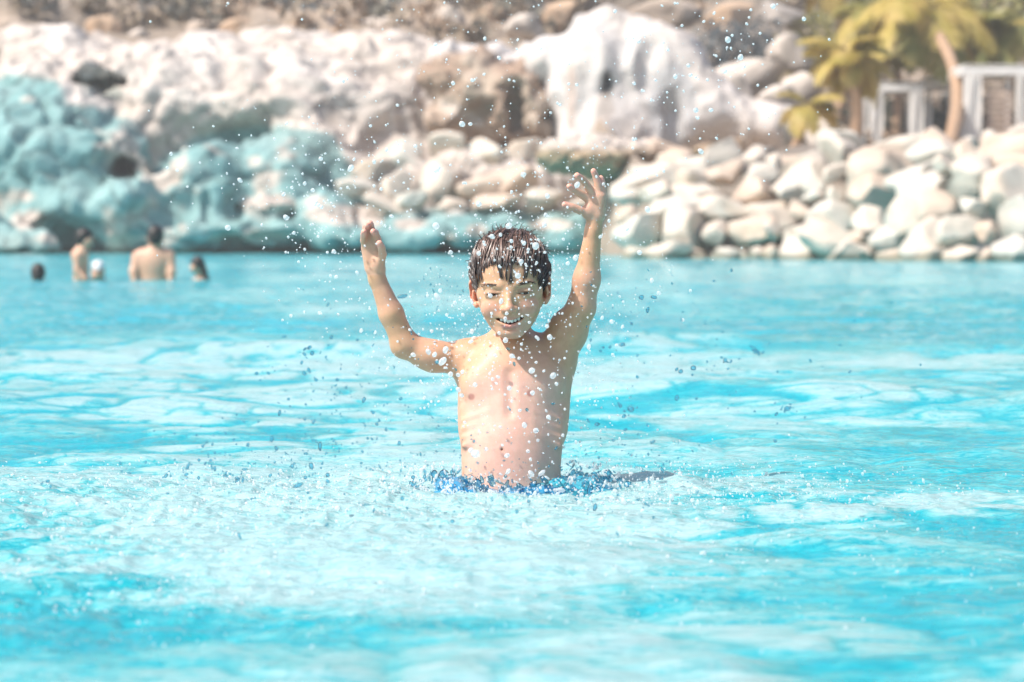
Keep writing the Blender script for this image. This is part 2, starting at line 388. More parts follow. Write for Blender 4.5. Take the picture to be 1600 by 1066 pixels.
def floor_():
    V = [(-70, -14, -1.3), (70, -14, -1.3), (70, 110, -1.3), (-70, 110, -1.3)]
    tag(put('pool_floor', me_np('pool_floor', V, [[0, 1, 2, 3]], mat('pool_paint', (.25, .6, .65), .6))), 'painted pool floor under the water', kind='structure')
floor_()

# ------------------------------------------------------------------ sculpted rocks
CREAM = np.array([0.575, 0.49, 0.425]); WHITE = np.array([0.60, 0.545, 0.51]); TEAL = np.array([0.17, 0.325, 0.32]); TEAL2 = np.array([0.25, 0.40, 0.39])
GREY = np.array([0.27, 0.29, 0.25]); BROWN = np.array([0.34, 0.235, 0.17]); SAND = np.array([0.55, 0.38, 0.25]); DARK = np.array([0.05, 0.05, 0.05])
SMOOTHM = mottled('smooth_rock', (.5, .5, .5), 0.18, 2.2, 0.85, 'Col', 0.7, 0.15)
ROCKM = mottled('painted_rock', (.5, .5, .5), 0.22, 2.2, 0.85, 'Col', 0.6, 0.12)
def pix(V):
    return V[:, 0] / V[:, 1] * F + 800, HZ - (V[:, 2] - CH) / V[:, 1] * F
def carve(vol, amp=0.22, fs=0.55, seed=0, crev=0.25, st=2):
    V, Q = vol.mesh(); V = smooth(V, Q, st); N = vnormals(V, Q)
    w = V + 0.5 * np.stack([fbm(V * .5, 2, seed + 50), fbm(V * .5, 2, seed + 51), fbm(V * .5, 2, seed + 52)], 1)
    d1, d2 = worley(w * fs, seed); e = sstep(0.0, 0.22, d2 - d1)
    d3, d4 = worley(w * fs * 2.6, seed + 3)
    h = amp * (fbm(V * 0.9, 4, seed + 7)) - crev * (1 - e) - 0.10 * (1 - sstep(0, .25, d4 - d3)) - .5 * amp * d1 + 0.08 * fbm(V * 3.0, 3, seed + 8)
    return V + N * h[:, None], Q, e
def stations(pts):
    pts = np.array(pts, float); return lambda u: np.interp(u, pts[:, 0], pts[:, 1])
def lerpc(C, c, w): return C * (1 - w[:, None]) + c * w[:, None]

def cliff():
    h = 0.11; v = Vol((-13.5, 58.5, -1.2), (4.2, 77, 7.2), h)
    k = 1.0 / math.sqrt(1 + 1.25 ** 2)
    v.plane((0, -k, 1.25 * k), -64.6 * k, 0)                      # slope leaning back
    def E(px, py, D, rx, rz, ry, kk=0.25, sub=False): v.ell(PW(px, py, D), (rx / F * D, ry, rz / F * D), kk, sub)
    v.plane((0, -.25, -1), -.25 * 70 - 4.75, .3, True)
    # blue painted masses, steep and bulging
    E(60, 270, 66.6, 150, 150, 2.6); E(165, 250, 66.4, 75, 75, 2.2); E(150, 330, 65, 130, 60, 1.7); E(205, 330, 64.6, 60, 75, 1.6)
    E(330, 300, 66, 90, 85, 2.4); E(445, 290, 66.6, 105, 92, 2.5); E(300, 370, 64.6, 110, 50, 1.5); E(420, 372, 64.4, 90, 34, 1.3)
    E(-10, 370, 63.6, 70, 50, 1.4); E(40, 385, 62.6, 60, 34, 1.0); E(600, 300, 68, 90, 80, 2.4); E(500, 240, 68, 90, 60, 2.0)
    for i, (px, w) in enumerate([(560, 60), (640, 70), (730, 80), (820, 60), (900, 70), (975, 60)]):
        E(px, 372, 62.2 + 0.3 * (i % 2), w, 33, 1.3)
    v.cap(PW(500, 368, 63.2), PW(985, 368, 62.6), .55, .55, .4); v.cap(PW(520, 345, 64.2), PW(960, 340, 64.0), .5, .5, .5); v.cap(PW(540, 300, 66), PW(860, 290, 65.5), .9, .9, .5)
    # pale ledge running over them
    E(90, 150, 69.5, 130, 70, 2.6, .5); E(250, 130, 71.0, 190, 66, 2.8, .6); E(430, 125, 71.5, 200, 66, 2.8, .6); E(600, 130, 72.2, 170, 70, 2.8, .6)
    E(300, 160, 69.2, 120, 60, 1.8, .8); E(450, 160, 68.9, 130, 55, 1.8, .6); E(590, 175, 69.4, 90, 60, 1.8, .6)
    E(250, 200, 69.0, 48, 90, 1.6, .5); E(60, 80, 72.5, 160, 45, 2.0, .5); E(380, 80, 73.5, 170, 40, 2.0, .5); E(590, 85, 73, 110, 38, 2, .5)
    E(420, 320, 63.9, 45, 18, .7); E(400, 355, 63.5, 70, 14, .6); E(530, 325, 63.8, 60, 24, .8)
    E(194, 262, 64.2, 17, 13, 1.5, .08, True)                    # dark hole
    E(152, 128, 68, 50, 9, .9, .15, True)
    V, Q, e = carve(v, 0.34, 0.50, 3, 0.17, 1)
    px, py = pix(V); N = fbm(V * 0.8, 4, 90); pyn = py + 16 * N
    topb = stations([(-200, 120), (40, 120), (90, 128), (105, 165), (180, 172), (215, 190), (232, 220), (240, 262), (255, 240), (300, 215), (350, 200), (450, 195), (520, 215), (545, 255), (580, 330), (1000, 335)])(px)
    C = np.tile(CREAM, (len(V), 1)); C = lerpc(C, np.array([.66, .61, .57]), sstep(-.2, .5, fbm(V * .35, 3, 91)) * .6)
    C = lerpc(C, SAND, sstep(.30, .6, fbm(V * .6, 3, 92)) * .45)
    t = sstep(-4, 6, pyn - topb)
    tc = lerpc(np.tile(TEAL, (len(V), 1)), TEAL2, sstep(-.3, .4, fbm(V * 1.1, 3, 93)))
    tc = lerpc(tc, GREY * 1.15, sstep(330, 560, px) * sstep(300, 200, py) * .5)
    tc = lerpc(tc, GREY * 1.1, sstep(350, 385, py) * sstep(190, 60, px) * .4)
    C = C * (1 - t[:, None]) + tc * t[:, None]
    spots = sstep(.22, .38, fbm(V * np.array([.9, .9, 1.6]), 3, 97)) * (px < 560) * sstep(395, 385, py) * .9       # unpainted patches
    spots = np.maximum(spots, ((np.abs(px - 215) < 30) & (py > 150) & (py < 225)) * .8 * sstep(-.2, .2, N))
    for (cx, cy, rx, ry) in [(420, 322, 42, 20), (395, 368, 62, 9), (535, 335, 60, 16), (15, 310, 40, 10), (45, 345, 28, 14), (200, 388, 42, 6), (355, 372, 30, 8), (640, 350, 26, 10), (575, 345, 26, 9), (700, 378, 14, 9), (745, 362, 18, 9), (860, 352, 34, 8)]:
        spots = np.maximum(spots, sstep(1.25, .8, ((px - cx) / rx) ** 2 + ((py + 5 * N - cy) / ry) ** 2))
    C = lerpc(C, CREAM, spots)
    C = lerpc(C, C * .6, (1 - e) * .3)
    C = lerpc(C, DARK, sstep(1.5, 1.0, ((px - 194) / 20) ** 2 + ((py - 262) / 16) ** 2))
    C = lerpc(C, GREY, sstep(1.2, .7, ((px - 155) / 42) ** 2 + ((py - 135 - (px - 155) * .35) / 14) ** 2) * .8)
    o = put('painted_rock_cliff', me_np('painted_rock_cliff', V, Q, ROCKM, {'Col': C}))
    tag(o, 'long rock cliff painted turquoise below and cream on top, behind the pool', 'rock formation')
cliff()

def mound():
    v = Vol((-4.0, 63.0, 1.5), (2.6, 71, 6.2), .075)
    def E(px, py, D, rx, rz, ry, kk=0.2, sub=False): v.ell(PW(px, py, D), (rx / F * D, ry, rz / F * D), kk, sub)
    E(745, 160, 68.2, 82, 82, 1.9); E(805, 160, 67.2, 62, 74, 1.6); E(700, 120, 68.2, 42, 40, 1.4); E(700, 190, 67.4, 40, 32, 1.2); E(842, 190, 66.4, 26, 42, 1.0)
    E(806, 170, 66.0, 14, 42, .7, .2, True); E(745, 185, 66.1, 14, 26, .45, .2, True); E(690, 165, 66.2, 12, 20, .5, .2, True)
    V, Q, e = carve(v, .40, .85, 13, .18, 1); N = fbm(V * 1.2, 4, 95)
    C = lerpc(np.tile(BROWN, (len(V), 1)), np.array([.45, .35, .27]), sstep(-.1, .4, N)); C = lerpc(C, GREY * .9, sstep(.1, .5, fbm(V * 1., 3, 96)) * .35)
    px, py = pix(V); C = lerpc(C, CREAM, sstep(1.3, .8, ((px - 720) / 34) ** 2 + ((py - 178 - (px - 720) * .5) / 12) ** 2) * .7)
    tag(put('brown_cave_rock', me_np('brown_cave_rock', V, Q, SMOOTHM, {'Col': C})), 'craggy brown rock mound with dark hollows set in the pale ledge', 'rock formation')
mound()

def tent():
    v = Vol((-2.6, 61.5, 1.2), (8.8, 73, 6.6), .08); D = 66.5
    def S(a, b, ra, rb, dy=0, k=.45): v.cap(PW(a[0], a[1], D + dy), PW(b[0], b[1], D + dy), ra / F * D, rb / F * D, k)
    S((952, 14), (950, 100), 9, 56); S((950, 100), (955, 210), 56, 82, 0); S((952, 26), (850, 92), 12, 24); S((870, 88), (790, 92), 22, 18, 2.2, .6); S((790, 92), (690, 88), 18, 16, 3.6, .6)
    S((960, 30), (1060, 100), 14, 36); S((1060, 110), (1110, 180), 36, 42, -.2); S((1110, 178), (1240, 205), 42, 30, -.6); S((1020, 120), (1040, 200), 50, 60, -.1)
    S((900, 130), (908, 215), 34, 44, -.1)
    def E(px, py, D_, rx, rz, ry, kk=0.12, M=None): v.ell(PW(px, py, D_), (rx / F * D_, ry, rz / F * D_), kk, True, M)
    E(950, 126, 64.9, 9, 17, 1.4); E(943, 146, 64.8, 8, 14, 1.0); E(938, 170, 64.8, 13, 24, .6); E(893, 150, 64.9, 6, 48, .55); E(1050, 170, 64.9, 34, 62, .9, .25); E(1068, 215, 64.6, 22, 50, .6, .2)
    V, Q = v.mesh(); V = smooth(V, Q, 4); N_ = vnormals(V, Q); V = V + N_ * (.22 * fbm(V * np.array([1.3, 1.3, .8]), 4, 71) + .16 * (1 - 2 * np.abs(vnoise(V * np.array([1.6, 1.6, .7]), 73))) + .05 * fbm(V * 4, 3, 72))[:, None]
    C = lerpc(np.tile(WHITE, (len(V), 1)), CREAM, sstep(0, .5, fbm(V * .7, 3, 98)) * .6)
    px, py = pix(V)
    C = lerpc(C, np.array([.40, .39, .39]), sstep(1.3, .9, ((px - 1050) / 36) ** 2 + ((py - 165) / 62) ** 2) * .75)  # shade of the right-hand facet painted in grey
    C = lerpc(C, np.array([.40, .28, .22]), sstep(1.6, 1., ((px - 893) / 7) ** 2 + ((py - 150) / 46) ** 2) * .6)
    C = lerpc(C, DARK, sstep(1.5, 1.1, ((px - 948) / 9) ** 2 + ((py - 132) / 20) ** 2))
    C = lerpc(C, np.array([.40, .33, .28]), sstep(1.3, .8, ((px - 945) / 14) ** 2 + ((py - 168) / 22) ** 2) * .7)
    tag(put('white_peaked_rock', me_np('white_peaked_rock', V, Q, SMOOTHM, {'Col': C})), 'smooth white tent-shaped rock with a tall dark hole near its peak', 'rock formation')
tent()

# ------------------------------------------------------------------ boulders
def boulder_mesh(name, seed, mt, color_fn, flat=.95, facets=16, sub=4):
    bm = bmesh.new(); bmesh.ops.create_icosphere(bm, subdivisions=sub, radius=1)
    V = np.array([v.co[:] for v in bm.verts]); rng = np.random.RandomState(seed)
    for _ in range(facets):
        n = rng.randn(3); n /= np.linalg.norm(n); dcut = rng.uniform(.36, .78)
        d = V @ n; V = V - n * (np.clip(d - dcut, 0, 1) * .88)[:, None]
    V *= 1.12; V *= (1 + .16 * fbm(V * 1.5 + seed, 3, seed) + .05 * fbm(V * 4 + seed, 2, seed + 1))[:, None]
    V[:, 2] *= flat
    me = bpy.data.meshes.new(name)
    for v, c in zip(bm.verts, V): v.co = c
    for f in bm.faces: f.smooth = True
    bm.to_mesh(me); bm.free(); me.materials.append(mt)
    C = color_fn(V, seed).astype(np.float32); at = me.color_attributes.new('Col', 'FLOAT_COLOR', 'POINT')
    at.data.foreach_set('color', np.concatenate([C, np.ones((len(C), 1), np.float32)], 1).ravel())
    return me
def pale(V, s):
    base = [np.array([.60, .52, .435]), np.array([.58, .50, .415]), np.array([.58, .455, .36]), np.array([.56, .51, .44])][s % 4]
    C = lerpc(np.tile(base, (len(V), 1)), np.array([.36, .48, .45]), sstep(-.25, .3, fbm(V * 1.1 + s, 3, s + 20)) * .38 * sstep(.5, -.4, V[:, 2]))  # aqua shade and water reflection painted onto the lower sides
    return lerpc(C, SAND, sstep(.15, .5, fbm(V * 1.4 + s, 3, s + 30)) * .35)
def earthy(V, s):
    base = [np.array([.45, .36, .29]), np.array([.52, .36, .24]), np.array([.38, .33, .29]), np.array([.58, .50, .43])][s % 4]
    return lerpc(np.tile(base, (len(V), 1)), base * .55, sstep(0, .5, fbm(V * 1.6 + s, 3, s)))
BM = mottled('boulder_stone', (.5, .5, .5), 0.18, 1.6, 0.85, 'Col', 0.5, 0.06)
def add_wet_base(m):                     # damp, algae-stained band along the waterline
    n, b = nodes(m); g = n.nodes.new('ShaderNodeNewGeometry'); sx = n.nodes.new('ShaderNodeSeparateXYZ'); n.links.new(g.outputs['Position'], sx.inputs[0])
    nz = noise_node(n, 2.5, 3, .5, g.outputs['Position']); ml = n.nodes.new('ShaderNodeMath'); ml.operation = 'MULTIPLY_ADD'; n.links.new(nz.outputs[0], ml.inputs[0]); ml.inputs[1].default_value = -.25; n.links.new(sx.outputs[2], ml.inputs[2])
    mr = n.nodes.new('ShaderNodeMapRange'); mr.inputs[1].default_value = -.04; mr.inputs[2].default_value = .03; mr.inputs[3].default_value = .75; mr.inputs[4].default_value = 0; n.links.new(ml.outputs[0], mr.inputs[0])
    old = b.inputs['Base Color'].links[0].from_socket
    n.links.new(mixc(n, mr.outputs[0], old, (.10, .11, .07)), b.inputs['Base Color'])
def cracks(m, sc, amt, depth):           # darker lines along the joints
    n, b = nodes(m); g = n.nodes.new('ShaderNodeNewGeometry'); nz = noise_node(n, 1.2, 3, .6, g.outputs['Position'])
    va = n.nodes.new('ShaderNodeVectorMath'); va.operation = 'ADD'; n.links.new(g.outputs['Position'], va.inputs[0]); n.links.new(nz.outputs['Color'], va.inputs[1])
    vo = n.nodes.new('ShaderNodeTexVoronoi'); vo.feature = 'DISTANCE_TO_EDGE'; vo.inputs['Scale'].default_value = sc; n.links.new(va.outputs[0], vo.inputs['Vector'])
    r = ramp(n, vo.outputs['Distance'], [(0, (amt,) * 3), (.07, (1, 1, 1))]); old = b.inputs['Base Color'].links[0].from_socket
    n.links.new(mixc(n, 1.0, old, r.outputs[0], 'MULTIPLY'), b.inputs['Base Color'])
    bp = n.nodes.new('ShaderNodeBump'); bp.inputs['Strength'].default_value = .8; bp.inputs['Distance'].default_value = depth
    n.links.new(r.outputs[0], bp.inputs['Height']); n.links.new(b.inputs['Normal'].links[0].from_socket, bp.inputs['Normal']); n.links.new(bp.outputs[0], b.inputs['Normal'])
cracks(ROCKM, .85, .66, .12)
add_wet_base(BM); add_wet_base(ROCKM)
PAL = [boulder_mesh('boulder', s, BM, pale) for s in range(12)]
EAR = [boulder_mesh('hill_boulder', 40 + s, BM, earthy, .8, 11) for s in range(8)]
ZONES = [(1045, "right of the boy's raised hand"), (1130, 'below the foot of the white peaked rock'), (1235, 'below the long white rock slope'), (1330, 'left of the straight palm trunk'), (1395, 'beneath the first white curtain'), (1460, 'below the narrow curtained cabana'), (1530, 'below the middle cabana'), (2000, 'below the large slatted cabana')]
def zone(px):
    for a, n in ZONES:
        if px < a: return n
def breakwater():
    rng = np.random.RandomState(5); L = []
    tiers = [(0, 'at the waterline', 51.2, .06, .37), (1, 'in the second course', 51.8, .42, .41), (2, 'in the middle course', 52.4, .80, .42), (3, 'in the fourth course', 53.0, 1.16, .42), (4, 'in the upper course', 53.6, 1.50, .42), (5, 'near the top', 54.4, 1.80, .38), (6, 'on top of the pile', 55.6, 1.98, .38)]
    for ti, tn, D, z, r0 in tiers:
        px = {0: 972, 1: 962, 2: 955, 3: 958, 4: 970, 5: 985, 6: 1030}[ti]
        while px < 1720:
            r = r0 * rng.choice([.62, .9, 1.15, 1.45, 1.7], p=[.2, .2, .25, .2, .15]); s = .74
            if ti == 0: r *= .85
            if ti >= 5 and px < 1230: zz = z - .12
            else: zz = z + .12 * sstep(1300, 1600, px)
            sx, sy, sz = r * rng.uniform(.9, 1.35), r * rng.uniform(.85, 1.1), r * rng.uniform(.72, .95)
            D_ = D - 6.3 * sstep(3.2, 8.0, (px - 800) / F * 49); sc = D_ / D; sx, sy, sz = sx * (.5 + .5 * sc), sy, sz * (.5 + .5 * sc)
            p = PW(px + sx / D_ * F * s, 0, D_ + rng.uniform(-.25, .25))
            L.append((ti, tn, px + sx / D_ * F * s, (p[0], p[1], zz * (.35 + .65 * sc) + .10 * ti / 5 * sstep(1350, 1600, px) + rng.uniform(-.1, .1)), (sx, sy, sz), r))
            px += 2 * sx * s / D_ * F * .80
    groups = {}
    for b in L: groups.setdefault((b[0], zone(b[2])), []).append(b)
    k = 0
    for (ti, zn), bs in sorted(groups.items(), key=lambda q: (q[0][0], q[1][0][2])):
        bs.sort(key=lambda q: q[2]); n = len(bs)
        for i, b in enumerate(bs):
            me = PAL[k % 12]; k += 1
            o = put('boulder', me, None, b[3]); o.scale = b[4]
            o.rotation_euler = (rng.uniform(-.5, .5), rng.uniform(-.45, .45), rng.uniform(0, 6.28))
            pos_ = 0; szw = 'large' if b[5] > .5 else 'small' if b[5] < .34 else 'mid-sized'
            pos = '' if n == 1 else ('leftmost ' if i == 0 else 'rightmost ' if i == n - 1 else 'inner ' if n == 3 else ['', 'second ', 'third ', 'fourth ', 'fifth '][min(i, 4)])
            zn_ = zn.replace('the long white rock slope', 'the long white slope').replace('the foot of the white peaked rock', 'the white peaked rock'); tag(o, f'{pos}{szw} pale boulder {b[1]} {zn_}', 'boulder', 'pale boulders piled along the pool edge')
breakwater()
def rocks_mid():
    rng = np.random.RandomState(9)
    spec = [  # px, py, D, rx, rz, tone, label
        (585, 262, 64.8, 44, 26, 0, 'pinkish cream rock above the turquoise wall, left of the raised arm'),
        (645, 252, 65.2, 40, 30, 3, 'grey-tinted rock on the ledge above the low wall'),
        (700, 236, 65.4, 42, 24, 1, 'pale rock tucked under the brown cave mound'),
        (752, 244, 65.0, 40, 22, 0, 'cream rock directly below the middle of the brown mound'),
        (680, 282, 64.2, 46, 24, 1, 'pale rock in the middle of the jumble above the low wall'),
        (735, 292, 63.8, 42, 26, 2, 'wide cream rock in the jumble straight above the head'),
        (795, 278, 63.8, 44, 30, 2, 'peach coloured rock with a sandy streak right of the head'),
        (620, 292, 63.8, 42, 22, 1, 'flat cream rock in the jumble right of the raised arm'),
        (560, 300, 63.8, 34, 20, 3, 'small cream rock where the cliff meets the low wall'),
        (812, 238, 65.0, 36, 22, 0, 'rounded cream rock beside the overhanging slab'),
        (845, 312, 63.0, 40, 20, 0, 'cream rock left of the shaded opening under the slab'),
        (785, 316, 63.1, 40, 16, 2, 'low peach rock on the wall just above the hair'),
        (715, 322, 63.0, 44, 15, 0, 'low cream rock lying on the turquoise wall left of the hair'),
        (650, 318, 63.1, 36, 15, 3, 'low grey-tinted rock lying on the wall between arm and head'),
        (595, 325, 63.0, 30, 14, 1, 'small pale rock on the wall beside the left raised hand'),
        (905, 322, 62.8, 36, 15, 1, 'pale rock on the wall just left of the spread hand'),
        (960, 318, 62.0, 34, 17, 2, 'peach rock at the end of the turquoise wall'),
        (1010, 285, 60.5, 40, 26, 0, 'cream rock right of the shaded opening under the slab')]
    for i, (px, py, D, rx, rz, tn, lab) in enumerate(spec):
        q_ = rng.uniform(.85, 1.35); o = put('ledge_rock', PAL[(tn + 4 * (i % 3)) % 12], None, PW(px + rng.uniform(-8, 8), py + rng.uniform(-7, 5), D + .5)); o.scale = (rx * q_ / F * D, rx * q_ * .9 / F * D, rz * rng.uniform(1.05, 1.6) / F * D)
        o.rotation_euler = (rng.uniform(-.5, .5), rng.uniform(-.5, .5), rng.uniform(0, 6.28))
        tag(o, lab, 'rock', 'rocks on the ledge behind the boy')
    # overhanging slab
    v = Vol((.2, 57.5, .8), (4.3, 64, 3.2), .05)
    v.ell(PW(935, 247, 61.2), (1.32, 1.6, .50), .2); v.ell(PW(890, 240, 61.4), (.75, 1.4, .42), .2); v.ell(PW(1020, 240, 61.5), (.75, 1.3, .36), .2)
    V, Q, e = carve(v, .12, .9, 33, .08); px, py = pix(V)
    C = lerpc(np.tile(CREAM, (len(V), 1)), np.array([.37, .27, .17]), sstep(228, 240, py + 6 * fbm(V * 2, 3, 4)) * sstep(1040, 1005, px)); C = lerpc(C, SAND, sstep(1000, 1030, px) * .6)  # shade of the slab's front painted in as dark brown
    tag(put('overhanging_slab', me_np('overhanging_slab', V, Q, ROCKM, {'Col': C})), 'flat overhanging slab with shade painted on its front, behind the raised hand', 'rock')
    sp = [(90, 58, 74, 40, 34, 3, 'white rounded boulder atop the far left ledge'), (160, 52, 75, 30, 26, 1, 'tan boulder beside the white one on the left ledge'), (28, 66, 74, 30, 26, 3, 'cream boulder on the ledge by the left edge'),
          (222, 62, 75, 22, 16, 3, 'small pale boulder in the dip of the left ledge'), (300, 62, 75, 30, 18, 3, 'low pale boulder left of the orange one'), (372, 56, 75, 30, 26, 1, 'orange-tan boulder on the ledge'), (330, 48, 76, 36, 26, 0, 'greyish pink boulder behind the orange one'),
          (430, 50, 77, 26, 26, 2, 'grey-brown boulder right of the orange one'), (600, 40, 77, 50, 26, 3, 'broad pale dome of rock above the centre ledge'), (708, 32, 77, 26, 22, 3, 'pinkish boulder above the brown cave mound'), (760, 28, 78, 34, 28, 1, 'tan boulder behind the pinkish one'),
          (825, 48, 74, 34, 24, 3, 'pale boulder at the left foot of the white peak'), (870, 24, 77, 36, 26, 1, 'orange-brown boulder left of the white peak'), (235, 18, 80, 40, 20, 0, 'pink-grey boulder high on the left hillside'), (480, 18, 82, 36, 22, 2, 'dark grey boulder high on the hillside'),
          (1030, 25, 80, 60, 30, 0, 'brown outcrop behind the white peak'), (1180, 112, 72, 60, 36, 3, 'pale grey rock behind the white slope'), (1240, 90, 73, 40, 36, 3, 'pinkish pale rock right of the blue-grey bushes'), (1135, 30, 84, 60, 34, 1, 'tan outcrop high behind the white slope'),
          (1150, 148, 70, 42, 26, 3, 'cream rock just above the white slope'), (1220, 25, 82, 40, 30, 2, 'grey outcrop near the left palm crown'), (1225, 160, 69, 40, 26, 3, 'white rock at the end of the slope'), (1262, 130, 71, 36, 30, 3, 'pale rock left of the palm trunk'),
          (1150, 232, 56.5, 30, 14, 1, 'brown stone under the white slope'), (1190, 234, 56.5, 24, 11, 2, 'dark stone beside the brown one under the slope'), (1105, 238, 57, 26, 12, 1, 'sandy stone at the foot of the white rock'), (1290, 200, 62, 28, 34, 3, 'pale stone in the shade left of the straight palm trunk')]
    for i, (px, py, D, rx, rz, tn, lab) in enumerate(sp):
        o = put('hill_boulder', EAR[(tn + 4 * (i % 2)) % 8], None, PW(px, py, D)); o.scale = (rx / F * D, rx / F * D * .9, rz / F * D / .8)
        o.rotation_euler = (rng.uniform(-.2, .2), rng.uniform(-.2, .2), rng.uniform(-.6, .6))
        tag(o, lab, 'boulder', 'boulders on the hillside')
rocks_mid()

def scrub():                             # dry scrub covering the hillside
    rng = np.random.RandomState(3); n = 1500
    xs = rng.uniform(-22, 22, n * 3); ys = 66 + rng.rand(n * 3) ** 1.3 * 60
    d = ys - shore(xs); dens = fbm(np.stack([xs * .16, ys * .16, 0 * xs], 1), 3, 77); ok = (d > 9.5 + 13 * (xs > 2)) & (dens > -.12)
    xs, ys = xs[ok][:n], ys[ok][:n]; Vs, Fs, Cs = [], [], []; off = 0
    for x, y in zip(xs, ys):
        P = np.array([[x, y, 0]]); z = float(ground_z(np.array([x]), np.array([y]))[0]) + 1.0 * fbm(P * .16, 3, 61)[0] + .3
        r = rng.uniform(.3, .8); m = 34
        c = rng.randn(m, 3) * (.45, .45, .34) * r + (x, y, z + .3 * r); a = rng.randn(m, 3); a /= np.linalg.norm(a, axis=1, keepdims=True); b = np.cross(a, rng.randn(m, 3)); b /= np.linalg.norm(b, axis=1, keepdims=True)
        s = rng.uniform(.07, .2, m)[:, None]; q = np.stack([c - a * s, c + b * s * .6, c + a * s, c - b * s * .6], 1).reshape(-1, 3)
        Vs.append(q); Fs.append(np.arange(m * 4).reshape(-1, 4) + off); off += m * 4
        base = [(.18, .165, .13), (.26, .20, .145), (.32, .25, .18), (.17, .17, .16), (.42, .30, .21)][rng.randint(5)]
        Cs.append(np.tile(base, (m * 4, 1)) * rng.uniform(.8, 1.25))
    o = put('hillside_scrub', me_np('hillside_scrub', np.concatenate(Vs), np.concatenate(Fs), mottled('dry_scrub', (.1, .1, .1), .2, 3, .9, 'Col', 0), {'Col': np.concatenate(Cs)}, flat=True))
    tag(o, 'dry grey-brown scrub covering the hillside', 'scrub', kind='stuff')
scrub()
# ------------------------------------------------------------------ the boy
LEAN = 0.0
def B(px, py, dy=0.0):                   # point near the boy, in metres; the trunk leans back a little
    l = LEAN * float(np.interp(py, [540, 760], [.040, -.040]))
    return np.array([(px - 800) / F * 5.17, 5.17 + dy + l, CH + (HZ - py) / F * 5.17])
U = 5.17 / F
SKIN = mat('skin', (.6, .36, .25), .5); 
def skin_setup():
    n, b = nodes(SKIN); a = n.nodes.new('ShaderNodeAttribute'); a.attribute_name = 'Col'
    g = n.nodes.new('ShaderNodeNewGeometry'); t = noise_node(n, 60, 4, .6, g.outputs['Position'])
    r = ramp(n, t.outputs[0], [(.3, (.93, .90, .88)), (.7, (1.05, 1.04, 1.04))])
    n.links.new(mixc(n, 1.0, r.outputs[0], a.outputs['Color'], 'MULTIPLY'), b.inputs['Base Color'])
    b.inputs['Subsurface Weight'].default_value = .35; b.inputs['Subsurface Radius'].default_value = (1, .35, .2); b.inputs['Subsurface Scale'].default_value = .012
    t2 = noise_node(n, 320, 3, .6, g.outputs['Position']); bump(n, b, t2.outputs[0], .18, .002)
    b.inputs['Coat Weight'].default_value = .06; b.inputs['Coat Roughness'].default_value = .3; b.inputs['Specular IOR Level'].default_value = .35
skin_setup()
HM = np.array((Matrix.Rotation(R(-3), 3, 'Y') @ Matrix.Rotation(R(-3), 3, 'Z') @ Matrix.Rotation(R(7), 3, 'X')))   # head: chin tucked, slight roll
HC = B(797, 446, -.028)
def HL(p): return HM @ np.array(p, float) + HC
